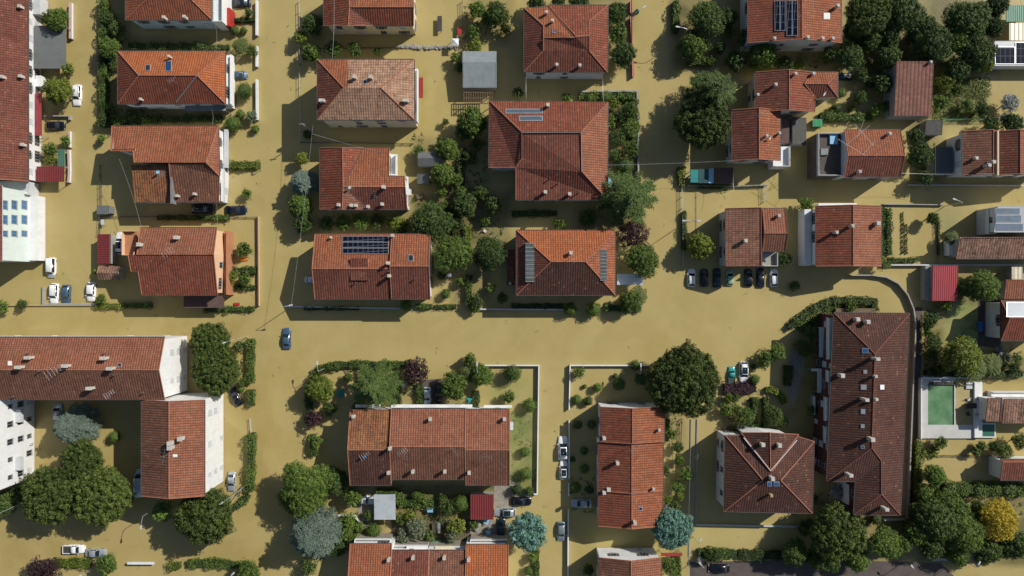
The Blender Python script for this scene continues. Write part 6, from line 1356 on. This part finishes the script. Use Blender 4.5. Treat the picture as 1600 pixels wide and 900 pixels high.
# ================================================================== TREES AND SHRUBS
TR = '''pine 1070 597 54|huge round umbrella pine beside the narrow orange terrace|11
pine 125 722 32|upper smaller pine crown of the three joined pines
pine 75 776 43|left big pine crown of the three joined pines
pine 155 777 44|right big pine crown of the three joined pines
pine 327 535 30|upper pine beside the white gable end
pine 335 580 36|lower darker pine beside the white gable end
pine 317 808 43|dark pine below the right wing of the long block
pine 1100 188 41|big round pine next to the spiky cedar at upper right
pine 1312 835 42|largest dark tree below the long brown block
broad 252 800 16|small mid green tree between two pines at the lower left
dark 0 786 20|dark tree cut by the left edge near the lamp
dark 28 772 14|dark tree between the edge tree and the left pine
cedar 985 305 43|big sunlit cedar at the corner of the biggest villa
plum 990 365 27|dark purple tree between the cedar and a green tree
broad 1003 405 28|round green tree below the dark purple tree
cedar 1120 140 38|spiky spreading cedar above the big upper right pine
cedar 582 605 36|large bright cedar in the corner garden
plum 650 580 22|purple tree in the corner garden
plum 488 655 13|dark red shrub tree below the pale corner tree
lime 498 610 22|pale green tree at the bend of the curved hedge
broad 708 605 22|dark speckled tree above the long terrace
broad 752 588 18|green tree at the corner of the white lawn wall
palm 736 583 17|palm between two trees above the long terrace
broad 735 563 9|small green tree by the lamp above the palm
blue 471 284 21|blue cedar under the overhead cable
lime 471 247 10|small yellow green tree above the blue cedar
broad 469 322 19|green tree just below the blue cedar
dark 473 350 15|dark shaded tree below the green road tree
blue 105 668 31|blue cedar in the shaded court of the long block
bluer 825 832 27|round blue cedar left of the lane at the bottom
bluer 1052 828 30|round blue cedar at the lower corner of the narrow terrace
blue 485 842 38|wide grey blue cedar at the bottom left road side
broad 478 760 40|large two lobed green tree left of the long terrace
broad 462 775 28|lower lobe tree beside the two lobed green tree
dark 520 753 22|dark tree tucked against the two lobed green tree
broad 550 778 15|green tree left of the white car tail
yellow 1565 812 32|bright yellow tree at the lower right
lime 1508 557 31|bright round tree left of the shaded yard at the right
broad 705 396 31|bright green tree right of the solar panel house
dark 672 345 32|big dark tree above the bright green one at centre
dark 765 396 27|dark round tree left of the glazed villa
dark 725 320 20|dark tree below the two grey sheds
dark 770 320 14|tall dark tree beside the biggest villa
dark 750 300 12|small dark tree left of the biggest villa
broad 738 190 23|bright tree left of the biggest villa top corner
dark 725 205 14|dark tree under the bright tree by the pergola
broad 700 233 18|green tree shading the larger grey shed
broad 692 272 19|green tree beside the smaller grey shed
broad 712 282 11|lesser green tree right of the smaller grey shed
lime 1097 383 21|pale green tree in front of the streaked brown house
dark 975 82 21|dark round tree right of the stepped hip house
broad 966 52 16|green tree above the dark round top tree
dark 962 18 18|dark tree in the top corner of the stepped hip plot
dark 905 2 17|dark tree cut by the top edge above the stepped house
dark 838 4 14|tree at the top edge left of the stepped house
dark 872 0 12|small tree at the top edge over the stepped house
dark 1105 26 29|big dark tree at the top right of the lane
dark 1136 26 17|dark tree right of the big dark lane tree
broad 1083 72 22|yellowish tree beside the lane lamp
dark 1104 72 10|dark bush tree right of the yellowish lane tree
dark 1125 74 10|dark bush tree left of the double solar house
broad 1195 84 23|leafy tree below the double solar house
broad 1297 84 13|bright tree under the corner of the double solar house
dark 1330 88 23|dark leafy tree right of the double solar house
pine 1358 20 33|first big dark tree at the top right edge
dark 1415 18 32|second big dark tree at the top right edge
dark 1390 52 20|dark tree below the first two top right trees
dark 1462 66 32|wide dark tree above the brown barn
dark 1515 30 34|dark tree third from the top right corner
dark 1530 80 28|dark tree left of the solar garage
lime 1540 98 14|paler tree under the solar garage corner
dark 1560 5 20|dark tree behind the green shelter
dark 1380 130 16|dark shaded tree left of the brown barn
lime 1477 128 14|yellow green tree right of the brown barn
dark 1550 194 14|dark tree on the green mesh fence
dark 1585 192 16|dark tree near the row house at the right edge
dark 1440 240 20|dark tree left of the row house lower roof
dark 1447 278 13|small dark tree at the lane end by the row house
dark 1432 212 12|small dark tree under the grey weathered shed
broad 1540 448 26|dark green tree beside the bright red shed
broad 1510 452 14|green shrub tree left of the tree by the red shed
palm 1526 575 22|palm beside the bright round tree
palm 1552 570 18|second palm nearer the shaded yard
broad 1459 341 10|tiny lollipop tree in the crop garden
palm 1491 372 11|palm on the corner of the farmhouse
broad 168 73 17|palm like tree on the tall hedge
dark 182 45 14|shaded tree beside the top of the tall hedge
broad 85 30 20|leafy tree above the grey flat carport
lime 105 106 8|lime shrub tree below the grey flat carport
lime 88 140 21|lime tree beside the white estate car
palm 375 70 13|palm below the dark blue top car
broad 485 82 15|round tree by the white pipe fence
dark 488 36 17|dark tree left of the red house at the top
lime 471 58 9|small lime tree on the pipe fence
broad 520 76 14|second round tree below the red top house
broad 553 77 12|third and smallest round tree below the red top house
dark 775 20 20|dark tree at the top edge right of the wooden fence
broad 745 15 14|green tree by the wooden fence at the top
broad 1385 850 26|green tree right of the largest dark bottom tree
broad 1412 850 17|narrow green tree at the end of the bottom row
broad 1342 878 19|green tree on the brown road side at the bottom
broad 1277 873 18|round green tree left of the bottom road trees
dark 1243 866 22|dark shaded tree in the bottom right centre
dark 1262 825 14|dark tree at the end of the pale kerb wall
dark 1425 825 14|dark tree at the foot of the curved wall
broad 1463 745 18|grey green tree in the corner of the sandy plot
broad 1447 768 14|bright tree on the ivy hedge
dark 1470 818 32|dark tree in the lower right thicket
broad 1482 790 22|green tree in the lower right thicket
broad 1512 835 32|large green tree left of the yellow tree
dark 1440 800 18|dark tree at the left of the lower right thicket
dark 1545 862 22|dark tree below the yellow tree
dark 1592 852 22|dark tree at the lower right corner
dark 1460 855 20|dark tree at the bottom of the thicket
broad 1500 868 18|green tree low in the thicket by the pale wall
plum 67 896 28|dark red tree at the bottom left edge
broad 165 883 16|round green tree beside the bright bottom hedge
broad 385 893 18|green tree at the end of the bottom hedge
palm 998 462 15|palm at the corner below the glazed villa
broad 985 470 17|green tree beside the corner palm
bush 928 484 13|round clipped bush on the main road, right of two
bush 891 483 12|round clipped bush on the main road, left of two
bush 801 584 15|big ball bush inside the white lawn wall
bush 828 634 12|ball bush lower right in the walled lawn
shrub 795 621 10|loose shrub on the walled lawn
bush 820 707 9|dark bush on the lawn beside the terrace end
bush 822 741 11|bush low on the lawn near the white wall
dbush 808 766 10|dark bush by the path at the lawn end
dbush 827 768 8|small dark bush at the wall end
shrub 905 583 9|shrub at the top left corner of the bush garden
bush 934 606 8|bright ball bush in the bush garden
lbush 914 604 4|tiny bush in the bush garden
bush 901 625 9|bush by the wall of the bush garden
dbush 919 627 8|dark bush beside the wall bush
dbush 968 601 11|dark bush in the shade of the huge pine
dbush 1003 592 12|dark ball bush touching the huge pine
dbush 962 588 5|tiny dark bush above the shaded one
bush 993 571 9|bush under the lamp on the garden wall
bush 903 664 8|bush left of the narrow terrace, uppermost
dbush 925 664 8|dark bush against the narrow terrace
bush 913 705 7|small ball bush right of the large white car
bush 914 733 8|ball bush right of the smaller white car
bush 900 762 10|bush above the silver car in the gap
dbush 922 766 7|dark bush near the silver car in the gap
dbush 895 718 5|tiny dark bush on the lane wall
dshrub 1060 700 9|dark shrub right of the narrow terrace
shrub 1071 742 12|leafy shrub right of the narrow terrace, largest
shrub 1058 762 10|shrub under the largest terrace side shrub
lshrub 1064 776 6|yellowish shrub near the round blue cedar
lshrub 1043 781 8|pale shrub by the white flowers and blue cedar
silver 1042 789 5|white flowering plant above the round blue cedar
dshrub 1040 735 7|dark shrub tight against the narrow terrace
shrub 1042 668 8|shrub at the top right of the narrow terrace
shrub 1062 720 8|shrub between the two kerb side shrubs
lshrub 1140 622 7|lime shrub below the dark red hedge
shrub 1135 640 10|shrub left in the court garden
shrub 1165 652 16|broad shrub in the court garden
lshrub 1134 645 5|tiny lime shrub in the court garden
dshrub 1148 622 8|dark shrub under the dark red hedge
silver 1160 668 7|white flowered plant by the pyramid villa
bush 1180 593 9|bush right of the white and teal cars
dbush 1178 573 5|tiny bush beside the white car roof
shrub 1195 562 13|loose shrub standing in the water by the white car
shrub 1216 551 14|loose tree at the edge of the angled hedge
dshrub 1210 650 16|shaded shrub at the lower court
shrub 1270 640 7|shrub by the awning terrace
dshrub 1258 545 14|dark shrub inside the angled hedge
dbush 1285 540 10|dark bush near the striped awnings
shrub 1268 520 10|shrub inside the angled hedge bend
shrub 1330 480 9|shrub by the pink flowers
silver 1310 770 12|white flowering tree in the recess of the brown block
dbush 1370 812 10|ball bush below the brown block
dshrub 1272 780 8|shrub between villa and brown block
bush 362 193 14|ball bush at the edge of the main road, sunlit
dbush 380 141 14|dark round bush below the blue grey car
bush 365 46 8|left of two small bushes near the top road
bush 380 47 6|right of two small bushes near the top road
bush 375 178 8|bush above the sunlit ball bush
olive 392 181 9|blue green shrub near the road above the plain
bush 398 201 7|bush at the roadside fence beside the olive shrub
shrub 392 78 9|loose shrub at the road beside the palm
dshrub 388 20 6|shrub at the top road by the dark blue car
dshrub 160 187 9|dark bush at the hedge corner, left
shrub 183 187 10|leafy shrub at the hedge corner, middle
dshrub 205 178 9|dark shrub in the shade of the orange hipped house
shrub 158 216 6|thin shrub above the wire fence
shrub 102 219 7|shrub in the yard below the black car
shrub 78 234 11|bushy shrub above the maroon canopy
lshrub 78 250 8|yellowish shrub above the maroon canopy
shrub 385 302 7|sapling in the water right of the dark blue car
shrub 381 390 12|potted tree beside the peach house
lshrub 362 432 10|pale shrub inside the square garden hedge
shrub 382 437 10|shrub inside the square garden hedge
shrub 158 467 7|shrub on the corner lime hedge
lshrub 151 424 5|moss green shrub beside the mossy hut
shrub 3 479 10|shrub at the left edge by the lane
dshrub 34 475 7|small dark shrub in the lane at the left
bush 177 683 10|small ball bush in the shaded court
bush 376 608 6|small bush by the black tilted car
shrub 376 598 6|shrub under the dark pine edge
dshrub 372 540 7|dark shrub by the hedge strip lamp
dbush 480 209 8|dark bush beside the tall patchy house
shrub 535 348 13|first shrub in the row below the stepped red house
shrub 563 346 15|second shrub in the row below the stepped red house
dshrub 588 345 12|third dark shrub in the row below the stepped red house
lshrub 615 350 13|lime shrub at the end of the shrub row
lshrub 630 350 9|last lime shrub of the shrub row
dshrub 628 362 7|low shrub beneath the shrub row end
dshrub 510 350 12|shaded shrub left of the shrub row
shrub 654 235 9|shrub left of the larger grey shed
dshrub 675 322 8|dark shrub above the big central dark tree
shrub 695 322 9|shrub beside the big central dark tree
shrub 720 300 10|shrub left of the tall dark trees
bush 696 459 9|ball bush below the bright central tree
shrub 635 476 10|shrub on the road below the solar house
dshrub 745 472 12|dark shrub by the narrow hedge and road
shrub 742 480 9|shrub at the foot of the tall narrow hedge
dshrub 785 465 9|dark creeper shrub left of the glazed villa
shrub 875 350 10|lone shrub above the glazed villa
dshrub 920 340 14|shaded shrub under the biggest villa corner
dbush 978 259 15|dark bush between garden and cedar
dshrub 968 180 11|dark shrub in the villa garden, upper
shrub 950 190 12|shrub in the villa garden, upper left
shrub 985 200 15|shrub in the villa garden, right
dshrub 965 215 14|dark shrub in the villa garden, middle
shrub 985 232 14|shrub in the villa garden, lower right
dshrub 962 245 11|dark shrub in the villa garden, lower left
dshrub 985 172 14|dark shrub in the villa garden, top right
bush 945 151 10|light bush on the villa top hedge
bush 921 153 8|bush left on the villa top hedge
lshrub 960 163 9|pale shrub below the villa top hedge
shrub 885 153 8|shrub above the biggest villa roof
dshrub 810 145 9|dark shrub above the biggest villa at left
shrub 742 48 11|shrub on the path right of the gazebo
lshrub 742 72 12|yellowish low shrub beside the pale blue shed
shrub 712 89 8|loose shrub above the shed left corner
dshrub 718 105 9|dark shrub left of the pale blue shed
dshrub 690 222 8|small shrub in the yard near the bright tree
dshrub 590 80 6|small plant at the rubble line
dshrub 696 190 5|plant in the flood by the bright tree
bush 1315 145 9|bush right of the small hipped wing
dbush 1307 168 8|dark bush below the small hipped wing
bush 1331 169 6|little bush in the sandy yard
shrub 1372 172 11|shrub left of the brown barn foot
dshrub 1345 118 12|dark shrub by the dark teal car
shrub 1470 160 13|tall grass shrub in the meadow, left
silver 1580 160 15|pale flowering shrub at the right edge
silver 1570 185 8|smaller pale flowering shrub at the right edge
shrub 1260 321 12|shrub at the top left of the orange brown house
shrub 1378 412 11|shrub at the corner of the orange brown house
dbush 1243 447 9|dark bush alone on the road by the parked row
dshrub 1225 405 12|dark shrub under the streaked brown house
dshrub 1455 500 12|dark shrub at the top of the perimeter row
dshrub 1460 535 14|dark shrub in the perimeter row
dshrub 1455 556 11|dark shrub at the foot of the perimeter row
dshrub 1475 575 10|dark shrub above the pool deck
shrub 1480 478 9|shrub under the bright red shed
shrub 1590 560 8|shrub in the lower shaded yard
silver 1561 550 7|white flower heap in the shaded yard
olive 1572 558 10|grey green shrub beside the white flower heap
shrub 1571 706 14|round shrub above the small dark red house
dshrub 1552 697 8|small dark shrub in the sandy plot
shrub 1533 696 6|tiny shrub in the sandy plot, upper
shrub 1525 706 7|tiny shrub in the sandy plot, lower
shrub 1471 692 10|shrub at the top of the sandy plot
shrub 1459 701 6|little shrub at the top of the sandy plot
shrub 1595 690 14|shrub at the right edge above the sandy plot
shrub 543 815 12|shrub inside the white driveway corner
shrub 560 825 9|shrub left of the cluttered patio
shrub 540 836 12|shrub on the slope left of the bottom terrace
shrub 555 850 13|shrub beside the bottom terrace corner
dshrub 527 858 14|dark shrub above the bottom terrace shade
bush 583 831 13|ball bush on the cluttered patio
dshrub 482 888 13|dark shrub below the grey blue cedar
shrub 495 690 9|shrub in the shaded corner garden
bush 650 775 9|bush inside the L shaped hedge
lshrub 640 808 10|yellowish shrub in the patio garden
olive 650 826 17|grey tangled shrub in the patio garden
olive 632 838 12|low tangled shrub in the patio garden
shrub 625 812 9|small shrub left in the patio garden
bush 720 788 14|round bush left of the dark red sheet shed
dshrub 698 795 12|dark shrub left of the round bush by the shed
lshrub 714 822 13|orange tinged shrub below the round bush
olive 705 838 11|olive shrub above the bottom terrace
dshrub 172 30 10|dark shrub high beside the tall clipped hedge
dshrub 178 100 8|small dark shrub under the palm by the tall hedge
shrub 172 170 8|shrub inside the foot of the tall hedge
shrub 225 186 7|shrub in the row below the orange hipped house
dshrub 250 184 7|dark shrub in the row below the orange hipped house
shrub 690 300 9|shrub on the path below the smaller grey shed
dshrub 735 245 11|dark shrub left of the biggest villa wall
shrub 745 225 9|shrub at the left corner of the biggest villa
dshrub 715 350 12|dark shrub wedged above the bright central tree
shrub 705 335 9|shrub wedged right of the big central dark tree
shrub 758 345 8|shrub by the floating white chair
dshrub 690 430 8|dark shrub at the foot of the bright central tree
shrub 720 440 7|shrub behind the pale blue garden chair
shrub 765 450 7|shrub in the shaded villa court
shrub 760 30 9|shrub between the two top edge trees
dshrub 790 45 10|dark shrub left of the stepped hip house top corner
shrub 735 95 6|sprig by the shed upper left corner
shrub 1140 50 9|shrub between the top right lane trees
dshrub 1085 50 8|dark shrub under the big dark lane tree
shrub 1110 95 8|shrub on the low lane hedge
dshrub 1180 100 10|dark shrub above the brown red house
shrub 1250 100 9|shrub above the ridge of the brown red house
shrub 1385 165 8|shrub between plum sandy yard and the barn
dshrub 1360 130 9|dark shrub in the upper sandy yard
shrub 1495 140 10|tall grass clump in the middle of the meadow
shrub 1512 165 10|tall grass clump low in the meadow
dshrub 1535 170 11|dark shrub in the shaded meadow corner
shrub 1448 510 8|shrub beside the dark lane strip, upper
shrub 1450 520 7|shrub beside the dark lane strip, lower
dshrub 1500 582 10|dark shrub above the pool wall, middle
shrub 1545 580 10|shrub above the pool house terrace
dshrub 1585 575 9|dark shrub above the pool house at the edge
shrub 1500 440 9|shrub right of the bright red shed
dshrub 1570 475 6|dark shrub at the corner of the shaded yard
shrub 1050 680 7|shrub at the fence of the narrow terrace plot
dshrub 1055 790 8|dark shrub over the round blue cedar
shrub 1150 640 8|shrub between court shrubs and parallel hedges
dshrub 1222 660 10|dark shrub by the pyramid villa top right
shrub 520 820 9|shrub on the slope beside the grey blue cedar
dshrub 575 805 8|dark shrub beside the ribbed carport
shrub 660 780 7|shrub inside the corner of the L shaped hedge
dshrub 690 780 8|dark shrub behind the long terrace, right
shrub 670 838 7|shrub by the green patio table
dark 1337 48 20|dark tree filling the gap right of the double solar house
dark 1392 88 20|dark tree between the top row and the brown barn
dark 1440 44 24|dark tree behind the wide dark tree above the barn
broad 1492 62 24|mid green tree beside the wide dark tree above the barn
dark 1500 108 20|dark tree at the upper edge of the meadow
dark 1362 62 18|dark low tree under the first top right tree
dark 1556 42 17|dark tree left of the cream shelter
dark 1345 152 11|small dark tree in the sandy yard corner
broad 1435 835 20|leafy tree at the foot of the lower right thicket
broad 1458 790 18|leafy tree on the left flank of the thicket
broad 1500 800 22|leafy tree in the heart of the thicket
dark 1530 802 18|dark tree touching the yellow tree crown
dark 1575 855 18|dark tree under the yellow tree, small
dark 1225 100 14|dark tree in the shade below the double solar house
dark 1165 60 14|dark tree hugging the left wall of the double solar house
dark 1150 95 16|dark tree above the spiky cedar
dark 1298 880 16|dark tree between the bottom road trees
dshrub 740 820 7|shrub under the dark red sheet shed
dshrub 603 570 8|small shrub on the curved hedge
shrub 543 590 8|shrub between corner tree and cedar
dshrub 560 640 14|shaded shrub under the large bright cedar
dshrub 515 640 10|dark shrub by the teal covered table
bush 826 893 8|bush at the bottom lane edge
shrub 832 872 7|shrub by the bottom lane hedge
shrub 1045 885 13|shrub at the bottom beside the white gable house
dshrub 920 892 9|dark shrub left of the bottom white gable house
dshrub 1115 870 12|shrub beside the bottom black car
silver 1093 875 5|white flowers by the small bottom lamp
silver 1530 430 5|white potted plant near the red shed
dshrub 1570 350 6|plant on the terrace of the collector house'''
for ln in TR.split('\n'):
    q = ln.split('|'); k, x, y, r = q[0].split(); r = float(r)
    x, y = float(x), float(y)
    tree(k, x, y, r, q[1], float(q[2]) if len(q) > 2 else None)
# crop rows: seedlings
rnd = random.Random(9); n = 0
for i in range(24):
    for x in (1411.5, 1417):
        y = 332 + i * 2.75
        if y < 350 and x > 1415: continue
        tree('dbush' if rnd.random() < .5 else 'bush', x + rnd.uniform(-.8, .8), y, rnd.uniform(1.1, 1.7), 'low crop plant in the double row of the flooded crop garden', .5, group='crop plants in the double row')
for i in range(11): tree('bush', 1250 + i * 5 if i < 3 else 1262 + i, 510, 2, 'x', .5) if False else None
scatter('tall_grass', 'long yellow green grass under the trees by the green mesh fence', 'grass', [(1458, 122, 1540, 186), (1500, 122, 1548, 150)], 45, .26, 'grass', .5)
scatter('lawn', 'short grass showing through the shallow flood inside the white wall', 'grass', [(800, 655, 838, 770)], 5, .2, 'bush', .06)
scatter('lawn', 'green grass under shallow water between the red shed and the shaded yard', 'grass', [(1502, 472, 1528, 548), (1484, 540, 1500, 556)], 5, .2, 'bush', .06)
scatter('weeds', 'scattered weeds on the cluttered patios between the terraces', 'weeds', [(612, 812, 735, 845), (540, 815, 590, 850), (700, 775, 735, 840)], 14, .22, 'broad', .25)
scatter('ground_cover', 'low dark planting in the shaded courts and gardens', 'ground cover', [(905, 155, 990, 290), (1240, 500, 1285, 560), (1130, 625, 1175, 672), (1430, 190, 1460, 280), (1330, 60, 1560, 120), (1200, 85, 1330, 105), (1280, 760, 1330, 790), (1440, 780, 1600, 868), (660, 340, 790, 400), (500, 335, 560, 355), (160, 20, 190, 70), (590, 590, 650, 630), (615, 775, 735, 800), (620, 800, 735, 845), (615, 800, 730, 840), (640, 210, 660, 235), (725, 5, 800, 60), (700, 215, 760, 330), (640, 310, 700, 345), (1445, 478, 1475, 590), (1500, 425, 1560, 470), (1560, 540, 1600, 585), (1020, 640, 1068, 700), (890, 745, 930, 800), (480, 800, 510, 880), (510, 800, 590, 860), (1385, 120, 1398, 180), (160, 40, 200, 110), (165, 165, 240, 190), (360, 425, 398, 447), (500, 10, 506, 40)], 5, .28, 'dark', .35)
scatter('ground_cover', 'pink and green planting along the top of the long brown block', 'ground cover', [(1300, 478, 1368, 488)], 14, .25, 'broad', .4)
scatter('flood_debris', 'dark leaves and twigs drifting on the flood water', 'debris', [(0, 0, 1600, 900)], .07, .2, 'plum', .01)

# ================================================================== LIGHT, SKY, CAMERA
az, el = math.atan2(.56, .83), R(36)
sd = Vector((math.cos(az) * math.cos(el), math.sin(az) * math.cos(el), math.sin(el)))
L = bpy.data.lights.new('sun', 'SUN'); L.energy = 4.7; L.angle = R(.5); L.color = (1.0, .955, .88)
lo = bpy.data.objects.new('sun', L); col.objects.link(lo); lo.rotation_euler = sd.to_track_quat('Z', 'Y').to_euler(); lo.location = sd * 200
w = bpy.data.worlds.new('World'); scene.world = w; w.use_nodes = True; nt = w.node_tree; nt.nodes.clear()
sky = nt.nodes.new('ShaderNodeTexSky'); sky.sky_type = 'NISHITA'; sky.sun_disc = False; sky.sun_elevation = el; sky.sun_rotation = math.pi / 2 - az
bg = nt.nodes.new('ShaderNodeBackground'); bg.inputs[1].default_value = .07; out = nt.nodes.new('ShaderNodeOutputWorld')
nt.links.new(sky.outputs[0], bg.inputs[0]); nt.links.new(bg.outputs[0], out.inputs[0])
cd = bpy.data.cameras.new('camera'); cd.sensor_width = 36; cd.lens = 36 * H / (1600 * S); cd.clip_end = 12000; cd.clip_start = 1
co = bpy.data.objects.new('camera', cd); col.objects.link(co); co.location = (0, 0, H); scene.camera = co
vs_ = scene.view_settings; vs_.view_transform = 'Standard'; vs_.look = 'None'; vs_.gamma = 1; vs_.exposure = 0; vs_.use_curve_mapping = False
scene.cycles.max_bounces = 5; scene.cycles.diffuse_bounces = 3; scene.cycles.use_denoising = True
